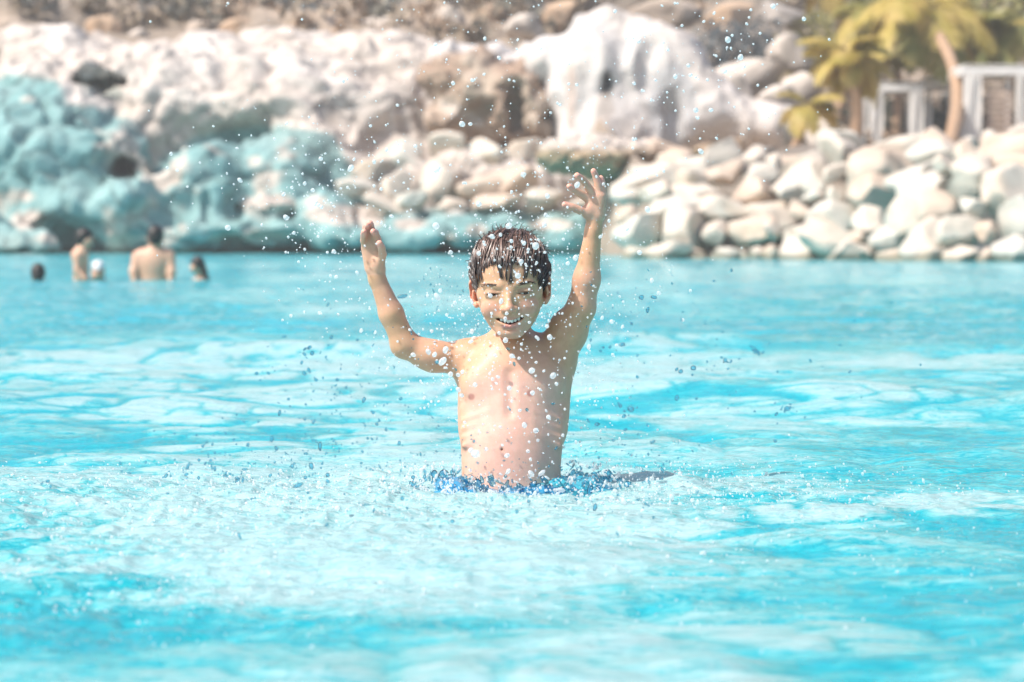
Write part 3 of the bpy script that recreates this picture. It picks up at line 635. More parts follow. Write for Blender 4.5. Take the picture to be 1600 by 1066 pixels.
def head_shape(v):
    def e(c, r, k=.008, sub=False, M=None): v.ell(HL(c), r, k, sub, HM if M is None else HM @ M)
    def c(a, b, ra, rb, k=.004, sub=False): v.cap(HL(a), HL(b), ra, rb, k, sub)
    e((0, .016, .026), (.063, .078, .066), 0.0); e((0, -.030, .018), (.053, .040, .050), .02); e((0, -.022, -.022), (.0515, .052, .053), .02)
    e((0, -.030, -.050), (.037, .037, .034), .018); e((0, -.056, -.076), (.0145, .0125, .0105), .014)
    for s in (-1, 1):
        c((s * .046, 0, -.030), (s * .013, -.052, -.073), .012, .010, .018)               # jaw line
        e((s * .032, -.052, -.030), (.0185, .0165, .0165), .012)                        # cheek raised by the smile
        e((s * .048, -.030, -.010), (.010, .016, .012), .012)
        e((s * .029, -.078, -.002), (.0165, .0125, .0085), .007, True)                   # socket
        e((s * .029, -.0600, -.0045), (.0145, .0108, .0098), .004)                       # lids
        c((s * .013, -.0685, .0115), (s * .044, -.058, .0105), .0055, .0035, .007)       # brow
        e((s * .029, -.0715, -.0052), (.0126, .0095, .0027), .0012, True)               # eye opening
        c((s * .017, -.069, -.0085), (s * .040, -.062, -.0085), .0022, .0018, .002)      # lower lid
        c((s * .016, -.0698, -.0016), (s * .042, -.0615, -.0022), .0022, .0018, .002)    # upper lid
        e((s * .0105, -.0775, -.031), (.0062, .0075, .0058), .004)                      # nostril wing
        e((s * .0058, -.086, -.0365), (.0030, .0040, .0022), .0015, True)
        c((s * .0155, -.071, -.034), (s * .027, -.062, -.054), .0016, .0012, .004, True) # smile fold
        # ear
        Me = np.array(Matrix.Rotation(R(s * 28), 3, 'Z') @ Matrix.Rotation(R(s * 8), 3, 'Y'))
        e((s * .0665, .006, -.010), (.0055, .0165, .0255), .004, False, Me)
        e((s * .0710, -.004, -.007), (.0040, .0095, .0150), .003, True, Me)
        c((s * .066, -.006, -.006), (s * .067, -.004, -.016), .003, .003, .003)
        e((s * .063, -.004, -.031), (.0045, .007, .0065), .003)
    c((0, -.066, .004), (0, -.083, -.024), .0062, .0072, .007); e((0, -.0865, -.029), (.0088, .0085, .0075), .005)
    e((0, -.058, -.048), (.025, .0145, .017), .012)                                      # muzzle
    def arc(hw, zc, ze, yc, ye, n=9): return [(hw * t, yc + (ye - yc) * t * t, zc + (ze - zc) * abs(t) ** 1.7) for t in np.linspace(-1, 1, n)]
    for L, ra in ((arc(.0290, -.0510, -.0448, -.0728, -.0570), .0025), (arc(.0278, -.0625, -.0460, -.0705, -.0575), .0034)):
        for a, b in zip(L[:-1], L[1:]): c(a, b, ra, ra, .0025)
    L = arc(.0262, -.0562, -.0466, -.0735, -.0625, 11); rr = [.0019 + .0026 * (1 - abs(t)) ** .6 for t in np.linspace(-1, 1, 11)]
    for i in range(10): c(L[i], L[i + 1], rr[i], rr[i + 1], .001, True)
    for i in range(1, 9): c(np.array(L[i]) + (0, .006, 0), np.array(L[i + 1]) + (0, .006, 0), rr[i] * .9, rr[i + 1] * .9, .001, True)
    for s in (-1, 1): c((s * .0285, -.058, -.0440), (s * .0310, -.054, -.0420), .0012, .0010, .003, True); e((s * .036, -.047, -.038), (.012, .011, .012), .012)
    c((-.009, -.0685, -.0690), (.009, -.0685, -.0690), .0018, .0018, .005, True)          # crease over the chin
def boy_body():
    global LEAN
    h = .00195; v = Vol((B(545, 0)[0], 4.93, -.14), (B(965, 0)[0], 5.33, B(0, 250)[2]), h)
    # trunk
    LEAN = 1.0
    v.ell(B(803, 628, .0), (.091, .064, .125), 0); v.ell(B(801, 580, .0), (.088, .062, .062), .03); v.ell(B(799, 700, -.002), (.0865, .060, .12), .035); v.ell(B(799, 800, .0), (.090, .066, .10), .04)
    v.ell(B(758, 600, -.040), (.042, .026, .036), .025); v.ell(B(842, 596, -.040), (.042, .026, .036), .025)                 # chest
    v.ell(B(798, 715, -.030), (.062, .034, .065), .03)
    v.cap(B(751, 640, .0), B(752, 790, .0), .025, .024, .03); v.cap(B(845, 640, .0), B(844, 790, .0), .026, .025, .03)
    for s in (-1, 1):
        for i in range(4): v.cap(B(799 + s * 34, 640 + i * 14, -.0600 + .003 * i), B(799 + s * 74, 655 + i * 13, -.033), .0020, .0020, .011)
    v.cap(B(797, 580, -.082), B(797, 640, -.080), .003, .003, .016, True)
    v.ell(B(785, 697, -.062), (.0028, .009, .0045), .005, True)
    for i in range(4):                                                                                                    # ribs
        for s in (-1, 1): v.cap(B(800 + s * 30, 630 + i * 15, -.054), B(800 + s * 72, 640 + i * 16, -.022), .003, .003, .02)
    # shoulders and neck
    v.cap(B(800, 572, .018), B(798, 500, -.005), .038, .0315, .02)
    for s, px in ((-1, 735), (1, 862)):
        v.cap(B(798 + s * 14, 540, .018), B(px, 556 if s < 0 else 548, .012), .019, .026, .03)
        v.cap(B(798 + s * 6, 563, -.040), B(px, 556 if s < 0 else 548, -.022), .0075, .007, .011)                          # collar bone
    v.ell(B(727, 562, 0), (.034, .034, .031), .025); v.ell(B(868, 556, .0), (.032, .034, .036), .025)
    v.cap(B(738, 580, .012), B(738, 668, .016), .022, .013, .035); v.cap(B(871, 575, .012), B(864, 668, .014), .027, .018, .035)
    for s in (-1, 1): v.cap(B(800 + s * 8, 542, -.030), B(800 + s * 26, 490, .012), .007, .008, .012)
    # arm with the bent elbow
    v.cap(B(727, 562, 0), B(678, 558, -.012), .0305, .0270, .012); v.cap(B(678, 558, -.012), B(632, 538, -.028), .0270, .0225, .010)
    v.ell(B(672, 556, -.02), (.036, .024, .0235), .015); v.ell(B(631, 541, -.024), (.022, .021, .021), .012)
    v.cap(B(632, 538, -.028), B(611, 490, -.036), .0225, .0215, .012); v.cap(B(611, 490, -.036), B(589, 434, -.042), .0215, .0150, .010)
    # straight arm
    v.cap(B(868, 558, 0), B(889, 520, -.012), .0335, .0325, .015); v.cap(B(889, 520, -.012), B(908, 482, -.026), .0325, .0255, .012)
    v.ell(B(884, 520, -.016), (.030, .029, .040), .015); v.cap(B(908, 482, -.026), B(917, 436, -.034), .0250, .0235, .012); v.cap(B(917, 436, -.034), B(927, 360, -.044), .0235, .0145, .012)
    # hand near the fingers spread (his left): palm towards the camera, thumb on the head side
    v.cap(B(927, 362, -.044), B(929, 340, -.046), .0145, .0145, .008)
    for a in [((922, 334), (924, 314)), ((930, 334), (931, 308)), ((935, 336), (938, 308))]: v.cap(B(*a[0], -.046), B(*a[1], -.048), .0125, .0105, .006)
    v.ell(B(918, 331, -.054), (.013, .010, .013), .006)
    def finger(pts, r0, r1, k=.003):
        for i in range(len(pts) - 1):
            t0, t1 = i / (len(pts) - 1), (i + 1) / (len(pts) - 1); v.cap(B(*pts[i]), B(*pts[i + 1]), r0 + (r1 - r0) * t0, r0 + (r1 - r0) * t1, k if i == 0 else .0015)
    finger([(921, 334, -.050), (906, 329, -.060), (893, 324, -.066), (882, 320, -.070)], .0088, .0058)      # thumb
    finger([(922, 314, -.048), (908, 304, -.056), (897, 298, -.064), (889, 292, -.072)], .0078, .0056)      # index
    finger([(929, 307, -.048), (918, 292, -.055), (909, 281, -.064), (901, 275, -.074)], .0080, .0057)      # middle
    finger([(936, 306, -.048), (934, 289, -.050), (931, 277, -.053), (927, 268, -.058)], .0076, .0056)      # ring
    finger([(941, 309, -.046), (942, 296, -.044), (941, 286, -.043), (939, 278, -.044)], .0068, .0050)      # little
    # other hand (his right): palm half turned to the camera, fingers folded forward
    v.cap(B(589, 436, -.042), B(587, 424, -.044), .0150, .0150, .008)
    for a in [((579, 418), (573, 388)), ((584, 420), (580, 386)), ((590, 420), (587, 386)), ((593, 420), (592, 390))]: v.cap(B(*a[0], -.046), B(*a[1], -.050), .0110, .0098, .006)
    v.ell(B(592, 410, -.056), (.0115, .010, .017), .006)
    finger([(572, 389, -.050), (569, 376, -.062), (570, 366, -.078), (571, 362, -.090)], .0066, .0052)      # little
    finger([(578, 386, -.052), (574, 368, -.060), (573, 356, -.074), (575, 353, -.088)], .0076, .0056)      # ring
    finger([(585, 386, -.052), (583, 366, -.057), (580, 352, -.066), (580, 349, -.080)], .0079, .0057)      # middle
    finger([(591, 389, -.050), (591, 374, -.060), (588, 364, -.076), (585, 362, -.090)], .0077, .0056)      # index
    finger([(594, 412, -.056), (599, 398, -.068), (598, 387, -.080), (595, 380, -.090)], .0084, .0060)      # thumb
    LEAN = 0.0
    head_shape(v)
    V, Q = v.mesh(); V = smooth(V, Q, 1, .4)
    # skin colours: tan base, paler chest, pink tips, darker sockets and navel
    px = V[:, 0] / U + 800; py = HZ - (V[:, 2] - CH) / U; n1 = fbm(V * 14, 3, 5); n2 = fbm(V * 45, 3, 6)
    tan_ = np.array([.58, .34, .205]); pale_ = np.array([.67, .43, .345]); pink = np.array([.74, .39, .33])
    C = np.tile(tan_, (len(V), 1)); C = lerpc(C, pale_, sstep(560, 600, py) * sstep(715, 740, px) * sstep(895, 860, px) * .9)
    C = lerpc(C, pink, np.clip(.12 + .5 * n1, 0, .35))
    H = (V - HC) @ HM
    inh = (np.abs(H[:, 0]) < .085) & (np.abs(H[:, 2]) < .11) & (py < 540)
    def hs(c, r, w, colr):
        nonlocal C
        d = (((H - np.array(c)) / np.array(r)) ** 2).sum(1); C = lerpc(C, np.array(colr), inh * sstep(1.25, .6, d) * w)
    for s in (-1, 1):
        hs((s * .034, -.060, -.030), (.020, .03, .016), .40, (.72, .33, .27)); hs((s * .070, .0, -.005), (.02, .03, .032), .45, (.72, .30, .20))
        hs((s * .029, -.068, -.003), (.017, .02, .0085), .40, (.33, .19, .14))
    hs((0, -.09, -.030), (.013, .02, .010), .3, (.72, .33, .27)); hs((0, -.072, -.0500), (.020, .02, .0040), .55, (.58, .24, .20)); hs((0, -.072, -.0635), (.018, .02, .0052), .75, (.64, .27, .24))
    inside = inh * (H[:, 1] > -.0690 + 11 * H[:, 0] ** 2) * (np.abs(H[:, 0]) < .0255) * (np.abs(H[:, 2] + .0562 - 14 * H[:, 0] ** 2) < .0052) * (H[:, 1] < -.045); C = lerpc(C, np.array([.18, .05, .045]), inside.astype(float))
    scal = inh * sstep(.034, .044, H[:, 2] + .35 * (H[:, 1] + .03)); C = lerpc(C, np.array([.06, .045, .04]), scal * .9)
    for q in ((737, 618), (828, 612)): C = lerpc(C, np.array([.44, .19, .16]), sstep(7, 3, np.hypot(px - q[0], py - q[1])) * (V[:, 1] < 5.15) * .85)
    C = lerpc(C, np.array([.40, .20, .15]), sstep(5, 1, np.hypot(px - 785, py - 697)) * (V[:, 1] < 5.15) * .8)
    tip = np.zeros(len(V))
    for q in ((882, 320), (889, 292), (901, 275), (927, 268), (939, 278), (571, 362), (575, 353), (580, 349), (586, 362), (595, 380)): tip = np.maximum(tip, sstep(13, 5, np.hypot(px - q[0], py - q[1])))
    C = lerpc(C, np.array([.78, .36, .30]), tip * .65); C = lerpc(C, np.array([.70, .42, .34]), ((py < 430) & (px < 620) | (py < 345) & (px > 870)) * .35)
    root = empty('person', (0.0, 5.17, -.75))
    tag(root, 'wet dark-haired boy waist-deep in the pool, both arms raised, smiling through the spray', 'person')
    def child(name, me, par=root):
        o = put(name, me, par); return o
    off = np.array([0, 5.17, -.75]); body = child('body', me_np('body', V - off, Q, SKIN, {'Col': C}))
    return root, off
BOY, OFF = boy_body()
def kid(name, V, Q, m, par=None, attrs=None):
    o = put(name, me_np(name, np.asarray(V) - OFF, Q, m, attrs), par or BOY); return o
def uvs(c, r, nu=16, nv=10, M=None):
    th = np.linspace(0, 2 * math.pi, nu, endpoint=False); ph = np.linspace(0.02, math.pi - .02, nv)
    T, Ph = np.meshgrid(th, ph); V = np.stack([np.cos(T) * np.sin(Ph), np.sin(T) * np.sin(Ph), np.cos(Ph)], -1).reshape(-1, 3) * np.array(r)
    if M is not None: V = V @ np.array(M).T
    i = np.arange(nv - 1)[:, None] * nu; j = np.arange(nu)[None, :]
    return V + c, np.stack([i + j, i + nu + j, i + nu + (j + 1) % nu, i + (j + 1) % nu], -1).reshape(-1, 4)
def face_bits():
    white = mat('eye_white', (.72, .68, .64), .12); iris = mat('iris_brown', (.05, .022, .012), .08); tooth = mat('tooth_enamel', (.86, .83, .76), .2); brow = mat('brow_hair', (.085, .055, .042), .7)
    for s in (-1, 1):
        V, Q = uvs(HL((s * .029, -.0575, -.0048)), (.0112,) * 3); eye = kid('eye', V, Q, white)
        V, Q = uvs(HL((s * .029 + .001, -.0640, -.0052)), (.0060, .0052, .0060), M=HM); kid('iris', V, Q, iris, eye)
        rng = np.random.RandomState(8 + s); P = []
        for i in range(75):
            t = rng.rand(); a = np.array([s * (.013 + .033 * t), -.0735 + .015 * t ** 1.6, .0098 + .0032 * math.sin(t * 2.6) + rng.uniform(-.0026, .0026)])
            d = np.array([s * .006, .0012, .0016 * (1 - t * 1.6)]); P.append(([HL(a), HL(a + d * .6), HL(a + d)], [.0004, .0003, .0001]))
        V, Q = tubes(P, 3); kid('eyebrow', V, Q, brow)
        P = []
        for i in range(22):                                     # lashes
            t = i / 21; a = np.array([s * (.019 + .021 * t), -.0712 + .0075 * t ** 1.5, -.0032 + .0004 * math.sin(t * 3)]); P.append(([HL(a), HL(a + (s * .0008, -.0022, -.0006)), HL(a + (s * .0018, -.0036, -.0004))], [.00045, .0003, .0001]))
        V, Q = tubes(P, 3); kid('eyelashes', V, Q, brow)
    for i in range(-3, 3):
        x = (i + .5) * .0061; w = .0029 if abs(i + .5) > 1 else .0033
        V, Q = uvs(HL((x, -.0672 + 12 * x * x, -.0545 + 15 * x * x)), (w * 1.05, .0018, .0042 if i != 1 else .0034), 10, 7, HM); kid('tooth', V, Q, tooth)
    V, Q = uvs(HL((0, -.0600, -.0620)), (.013, .006, .003), 12, 8, HM); kid('tongue', V, Q, mat('tongue_pink', (.42, .13, .12), .35))
face_bits()
def hair():
    rng = np.random.RandomState(12)
    hm = mat('wet_hair', (.035, .024, .02), .33); n, b = nodes(hm); b.inputs['Specular IOR Level'].default_value = .7
    g = n.nodes.new('ShaderNodeAttribute'); g.attribute_name = 'tone'; n.links.new(ramp(n, g.outputs['Fac'], [(0, (.02, .015, .014)), (.55, (.055, .035, .028)), (1, (.22, .13, .10))]).outputs[0], b.inputs['Base Color'])
    c0 = np.array([0, .016, .026]); r0 = np.array([.0645, .0795, .0675]); f0 = np.array([0, -.030, .018]); fr = np.array([.0545, .0415, .0515])
    def surf(p):                                                 # push a local point onto the scalp
        q = (p - c0) / r0; d = np.linalg.norm(q); a = c0 + q / d * r0
        q2 = (p - f0) / fr; d2 = np.linalg.norm(q2); a2 = f0 + q2 / d2 * fr
        if p[1] < -.03: return a2 if np.linalg.norm(a2 - c0) > np.linalg.norm(a - c0) or d2 < 1 else a
        return a
    P, tone = [], []
    crown = np.array([.012, .055, .078])
    # clump targets
    def strand(root, L, wid, drift, lift, tn, curlx=0.0):
        pts = []; p = surf(root); n_ = 9; base = (p - crown); base[2] *= .3; base /= max(np.linalg.norm(base), 1e-6)
        for i in range(n_):
            t = i / (n_ - 1); nrm = (p - c0) / r0 ** 2; nrm /= np.linalg.norm(nrm)
            pts.append(HL(p + nrm * (lift * (1 - .45 * t) + .0012)))
            d = base * .8 + np.array([0, -.25, -.55 - .6 * t]) + drift * (0.3 + t) + np.array([curlx * math.sin(t * 5), 0, 0])
            d -= nrm * d.dot(nrm); d /= max(np.linalg.norm(d), 1e-6); p = surf(p + d * L / (n_ - 1))
        rr = wid * np.array([.8, 1, 1, 1, .95, .85, .7, .45, .12]); P.append((pts, rr)); tone.extend([tn] * 9)
    for _ in range(2600):
        a = rng.randn(3); a /= np.linalg.norm(a); p = c0 + a * r0
        if p[2] < .030 and p[1] < -.035: continue
        if p[2] < -.018: continue
        if p[1] < -.02 and p[2] < .046 and abs(p[0]) < .05: continue
        if p[1] < .02 and p[2] < .004 + (0 if abs(p[0]) > .05 else .05): continue
        q_ = np.array([p * 42]); cl = np.array([vnoise(q_, 1)[0], vnoise(q_, 2)[0] * .5, 0]) * .75 + rng.randn(3) * .16
        top = p[2] > .06; L = rng.uniform(.030, .052)
        if p[1] < .02 and not top: L *= .72
        if p[1] < .0 and abs(p[0]) < .052: L = min(L, max(.006, (p[2] - .040) * .9 + abs(p[0]) * .25))
        L = min(L, max(.012, (p[2] + .012) * 1.25 + .012)) if abs(p[0]) > .045 else L
        strand(p, L, rng.uniform(.0009, .0019), cl, rng.uniform(.001, .0075) + .005 * abs(float(vnoise(q_, 4)[0])), float(np.clip(rng.rand() * .65 + .5 * top, 0, 1)))  # top strands lighter: sunlit highlight painted into the tone
    # wet locks over the forehead
    for x, L, dx in [(-.052, .050, -.05), (-.045, .050, .05), (-.038, .036, .12), (-.030, .028, .0), (-.014, .052, .30), (-.009, .048, .10), (-.004, .034, .0), (.002, .053, -.05), (.008, .060, .05), (.016, .028, .10), (.027, .044, .20), (.031, .056, .02), (.036, .050, -.05), (.042, .044, .1), (.048, .048, .05), (.053, .047, .0), (-.056, .047, 0)]:
        for k in range(15):
            j = rng.randn(3) * .0019; w = rng.uniform(.0009, .0015)
            strand(np.array([x + j[0] * 1.6 * (1 - .2 * k / 15), -.050 + abs(x) * .35, .062 + j[2]]), L * rng.uniform(.86, 1.04), w, np.array([dx - j[0] * 90, 0, 0]), rng.uniform(.0015, .0045), rng.uniform(.05, .5))
    for _ in range(260):                                         # stray ends standing up at the crown
        a = rng.randn(3); a[2] = abs(a[2]) + .6; a /= np.linalg.norm(a); p = surf(c0 + a * r0); L = rng.uniform(.008, .024); d = a * .7 + rng.randn(3) * .45; d /= np.linalg.norm(d)
        b0 = HL(p + a * .006); P.append(([b0, HL(p + a * .006 + d * L * .6 + (0, 0, .001)), HL(p + a * .005 + d * L + (.003, 0, -.002))], [.0007, .0005, .0001])); tone.extend([.6] * 3)
    V, Q = tubes(P, 4); T = np.repeat(np.array(tone), 4)
    kid('hair', V, Q, hm, None, {'tone': T})
hair()
def trunks():
    v = Vol((-.22, 4.80, -.16), (.24, 5.36, .07), .0042)
    for c_, r_ in [((0, 5.13, -.035), (.100, .080, .050)), ((-.085, 5.06, -.012), (.052, .080, .028)), ((.10, 5.05, -.010), (.080, .085, .028)), ((.01, 4.98, -.016), (.11, .075, .028)), ((.135, 5.12, -.008), (.035, .06, .026)), ((-.115, 5.12, -.008), (.030, .05, .026)), ((.06, 4.93, -.018), (.07, .05, .024))]: v.ell(c_, r_, .02)
    V, Q = v.mesh(); V = smooth(V, Q, 2); N = vnormals(V, Q)
    V = V + N * (.009 * fbm(V * 34, 4, 8) + .007 * (1 - 2 * np.abs(vnoise(V * np.array([26., 14., 26.]), 9))))[:, None]
    C = lerpc(np.tile(np.array([.03, .24, .42]), (len(V), 1)), np.array([.04, .36, .46]), sstep(-.1, .35, fbm(V * 9, 3, 14))); C = lerpc(C, np.array([.02, .08, .20]), sstep(.1, .4, fbm(V * 16, 3, 15)) * .6)
    m = mat('swim_cloth', (.03, .2, .4), .22); n, b = nodes(m); a = n.nodes.new('ShaderNodeAttribute'); a.attribute_name = 'Col'; n.links.new(a.outputs['Color'], b.inputs['Base Color'])
    b.inputs['Coat Weight'].default_value = .6; b.inputs['Coat Roughness'].default_value = .05
    o = kid('swim_trunks', V, Q, m, None, {'Col': C}); o['label'] = 'blue swim trunks billowing at the water surface'
trunks()
# ------------------------------------------------------------------ palms
def frond_mesh(name, seed, L, m):
    rng = np.random.RandomState(seed); n = 15; t = np.linspace(0, 1, n); droop = rng.uniform(.55, .95)
    P = np.stack([L * t * (1 - .18 * t * droop), .08 * L * np.sin(t * 2 + seed), L * (.42 * t - droop * .95 * t ** 2)], 1)
    V1, Q1 = tubes([(P, .022 * (1 - .8 * t))], 5); Vs, Fs = [V1], [Q1]; off = len(V1)
    for k in range(64):
        u = .12 + .87 * k / 63; p = np.array([np.interp(u, t, P[:, j]) for j in range(3)]); q = np.array([np.interp(min(u + .05, 1), t, P[:, j]) for j in range(3)]) - p; q /= max(np.linalg.norm(q), 1e-6)
        ll = L * .36 * math.sin(math.pi * (u * .82 + .13)) ** .8 * rng.uniform(.8, 1.1)
        for s in (-1, 1):
            side = np.array([0, s, 0]); d = side * .8 + q * .55 + np.array([0, 0, rng.uniform(-.35, .1)]); d /= np.linalg.norm(d)
            a = p; b = p + d * ll * .55; c = p + d * ll + np.array([0, 0, -.28 * ll]); w = q * .016 * (L / 1)
            Vs.append(np.array([a - w, a + w, b + w * 1.2, b - w * 1.2, c + w * .15, c - w * .15])); Fs.append(np.array([[0, 1, 2, 3], [3, 2, 4, 5]]) + off); off += 6
    return me_np(name, np.concatenate(Vs), np.concatenate(Fs), m)
def leaf_mat(name, c, c2):
    m = mat(name, c, .5); n, b = nodes(m); g = n.nodes.new('ShaderNodeNewGeometry'); t = noise_node(n, 2.2, 3, .6, g.outputs['Position'])
    r = ramp(n, t.outputs[0], [(.35, c), (.65, c2)]); n.links.new(r.outputs[0], b.inputs['Base Color'])
    tr = n.nodes.new('ShaderNodeBsdfTranslucent'); n.links.new(r.outputs[0], tr.inputs[0]); mx = n.nodes.new('ShaderNodeMixShader'); mx.inputs[0].default_value = .4
    out = [q for q in n.nodes if q.type == 'OUTPUT_MATERIAL'][0]; n.links.new(b.outputs[0], mx.inputs[1]); n.links.new(tr.outputs[0], mx.inputs[2]); n.links.new(mx.outputs[0], out.inputs[0]); return m
LM = [leaf_mat('palm_leaf_yellow', (.52, .42, .09), (.68, .52, .18)), leaf_mat('palm_leaf_green', (.28, .30, .08), (.50, .42, .14))]
FR = [[frond_mesh('frond', 10 * a + s, 1.0, LM[a]) for s in range(5)] for a in (0, 1)]
TRM = mottled('palm_bark', (.42, .27, .17), .35, 9, .9, None, .8, .05)
def palm(base, top, r0, r1, nfr, L, tone, label, seed, low=0.0):
    rng = np.random.RandomState(seed); root = empty('palm_tree', base); tag(root, label, 'palm tree', 'palms on the terrace')
    b = np.zeros(3); tp = np.array(top) - np.array(base); n = 14; t = np.linspace(0, 1, n)
    P = b + tp * t[:, None] + np.array([1, 0, 0]) * (np.sin(t * math.pi) * .06 * np.linalg.norm(tp))[:, None]
    V, Q = tubes([(P, (r0 + (r1 - r0) * t) * (1 + .07 * (np.arange(n) % 2)))], 10); put('trunk', me_np('trunk', V, Q, TRM), root)
    for i in range(nfr):
        f = put('frond', FR[tone if rng.rand() < .75 else 1 - tone][rng.randint(5)], root, P[-1]); s = L * rng.uniform(.8, 1.15); f.scale = (s, s, s)
        f.rotation_euler = (rng.uniform(-.25, .25), rng.uniform(-.75, .55) + low, i * 2.4 + rng.uniform(-.3, .3))
    return root
def palms():
    g = lambda px, py, D: tuple(PW(px, py, D))
    palm(g(1333, 246, 63), g(1326, 92, 63), .16, .12, 17, 1.15, 0, 'short yellow-green palm with a straight grey trunk left of the cabanas', 1)
    palm(g(1478, 246, 61.5), g(1440, 15, 69.5), .17, .12, 20, 2.2, 0, 'leaning palm with an orange-brown trunk between the cabanas', 2, .25)
    palm(g(1590, 246, 70), g(1568, 50, 70), .14, .10, 16, 1.7, 1, 'darker green palm behind the large slatted cabana', 3, .15)
    palm(g(1395, 246, 74), g(1385, 20, 74), .14, .10, 16, 1.7, 1, 'green palm behind the first white curtained cabana', 4, .3)
    palm(g(1300, 246, 76), g(1305, -40, 76), .20, .15, 14, 1.8, 0, 'tall palm with a thick brown trunk running out of the top of the picture', 5)
    palm(g(1236, 240, 60), g(1262, 166, 60), .10, .07, 9, .8, 0, 'small slanting palm at the end of the white rock slope', 6, -.1)
    palm(g(1500, 246, 76), g(1505, 50, 76), .13, .10, 15, 1.7, 0, 'yellowish palm showing behind the middle cabana', 7, .2)
palms()
def shrubs():
    rng = np.random.RandomState(21)
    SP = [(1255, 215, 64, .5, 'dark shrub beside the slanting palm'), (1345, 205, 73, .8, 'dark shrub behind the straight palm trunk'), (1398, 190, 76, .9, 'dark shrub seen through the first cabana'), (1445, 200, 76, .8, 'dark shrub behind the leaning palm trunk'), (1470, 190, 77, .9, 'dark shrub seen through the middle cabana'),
          (1290, 215, 66, .45, 'dark shrub left of the straight palm trunk'), (1300, 90, 82, 1.5, 'olive bush under the left palm crown'), (1420, 90, 84, 1.9, 'olive bush behind the cabana roofs'), (1540, 70, 84, 1.9, 'olive bush above the large cabana'), (1360, 60, 86, 1.7, 'green bush high behind the palms'), (1480, 30, 88, 2.0, 'green bush at the top behind the leaning palm'), (1610, 40, 86, 2.0, 'green bush by the right edge'), (1130, 92, 78, 1.2, 'blue-grey bush behind the white rock slope'), (1175, 75, 79, 1.0, 'blue-grey bush right of the white slope')]
    for px, py, D, r, lab in SP:
        c0 = PW(px, py, D); m = int(700 * min(r, 1.3)); c = rng.randn(m, 3); c /= np.linalg.norm(c, axis=1, keepdims=True); c *= (rng.rand(m, 1) ** .35) * r * np.array([1.25, 1, .9])
        c += .25 * r * np.stack([fbm(c * 2.5 / r + D, 2, 5), fbm(c * 2.5 / r + D, 2, 6), fbm(c * 2.5 / r + D, 2, 7)], 1)
        a = rng.randn(m, 3); a /= np.linalg.norm(a, axis=1, keepdims=True); b = np.cross(a, rng.randn(m, 3)); b /= np.linalg.norm(b, axis=1, keepdims=True); s = rng.uniform(.05, .13, m)[:, None] * max(r, .6)
        V = np.stack([c - a * s, c + b * s * .5, c + a * s, c - b * s * .5], 1).reshape(-1, 3)
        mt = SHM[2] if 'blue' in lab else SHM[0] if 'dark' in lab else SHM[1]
        root = empty('shrub', c0 - np.array([0, 0, r * .9])); tag(root, lab, 'shrub', 'shrubs around the cabanas')
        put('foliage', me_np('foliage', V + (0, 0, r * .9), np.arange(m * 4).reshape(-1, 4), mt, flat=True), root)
        st = [(np.array([[0, 0, -.5 * r], [math.cos(k) * .2 * r, math.sin(k) * .2 * r, .4 * r], [math.cos(k) * .5 * r, math.sin(k) * .5 * r, 1.1 * r]]), np.array([.04, .03, .015]) * r) for k in range(5)]
        V, Q = tubes(st, 5); put('stem', me_np('stem', V, Q, TRM), root)
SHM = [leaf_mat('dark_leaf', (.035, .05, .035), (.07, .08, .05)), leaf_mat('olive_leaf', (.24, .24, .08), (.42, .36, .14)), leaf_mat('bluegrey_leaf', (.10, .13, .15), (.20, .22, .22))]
shrubs()
# ------------------------------------------------------------------ cabanas
WP = mottled('white_painted_wood', (.78, .75, .71), .1, 6, .6, None, .2, .01); CU = mottled('curtain_cloth', (.80, .77, .73), .06, 3, .9, None, .1, .01); WD = mottled('weathered_slats', (.48, .36, .28), .25, 8, .7, None, .4, .01)
def curtain(w, h, d, tie, seed):         # gathered cloth, pulled in at the tie
    nu, nv = 44, 30; u, v = np.meshgrid(np.linspace(0, 1, nu), np.linspace(0, 1, nv)); sq = 1 - tie * np.exp(-((v - .72) / .16) ** 2)
    x = (u - .5) * w * sq; y = .035 * np.sin(u * 2 * math.pi * 6 + seed) * (1 - .4 * v) + .02 * np.sin(v * 5 + u * 9); z = -v * h
    V = np.stack([x, y, z], -1).reshape(-1, 3); V2 = V + (0, .012, 0)
    i = np.arange(nv - 1)[:, None] * nu; j = np.arange(nu - 1)[None, :]; q = np.stack([i + j, i + nu + j, i + nu + j + 1, i + j + 1], -1).reshape(-1, 4)
    return np.concatenate([V, V2]), np.concatenate([q, q[:, ::-1] + nu * nv])
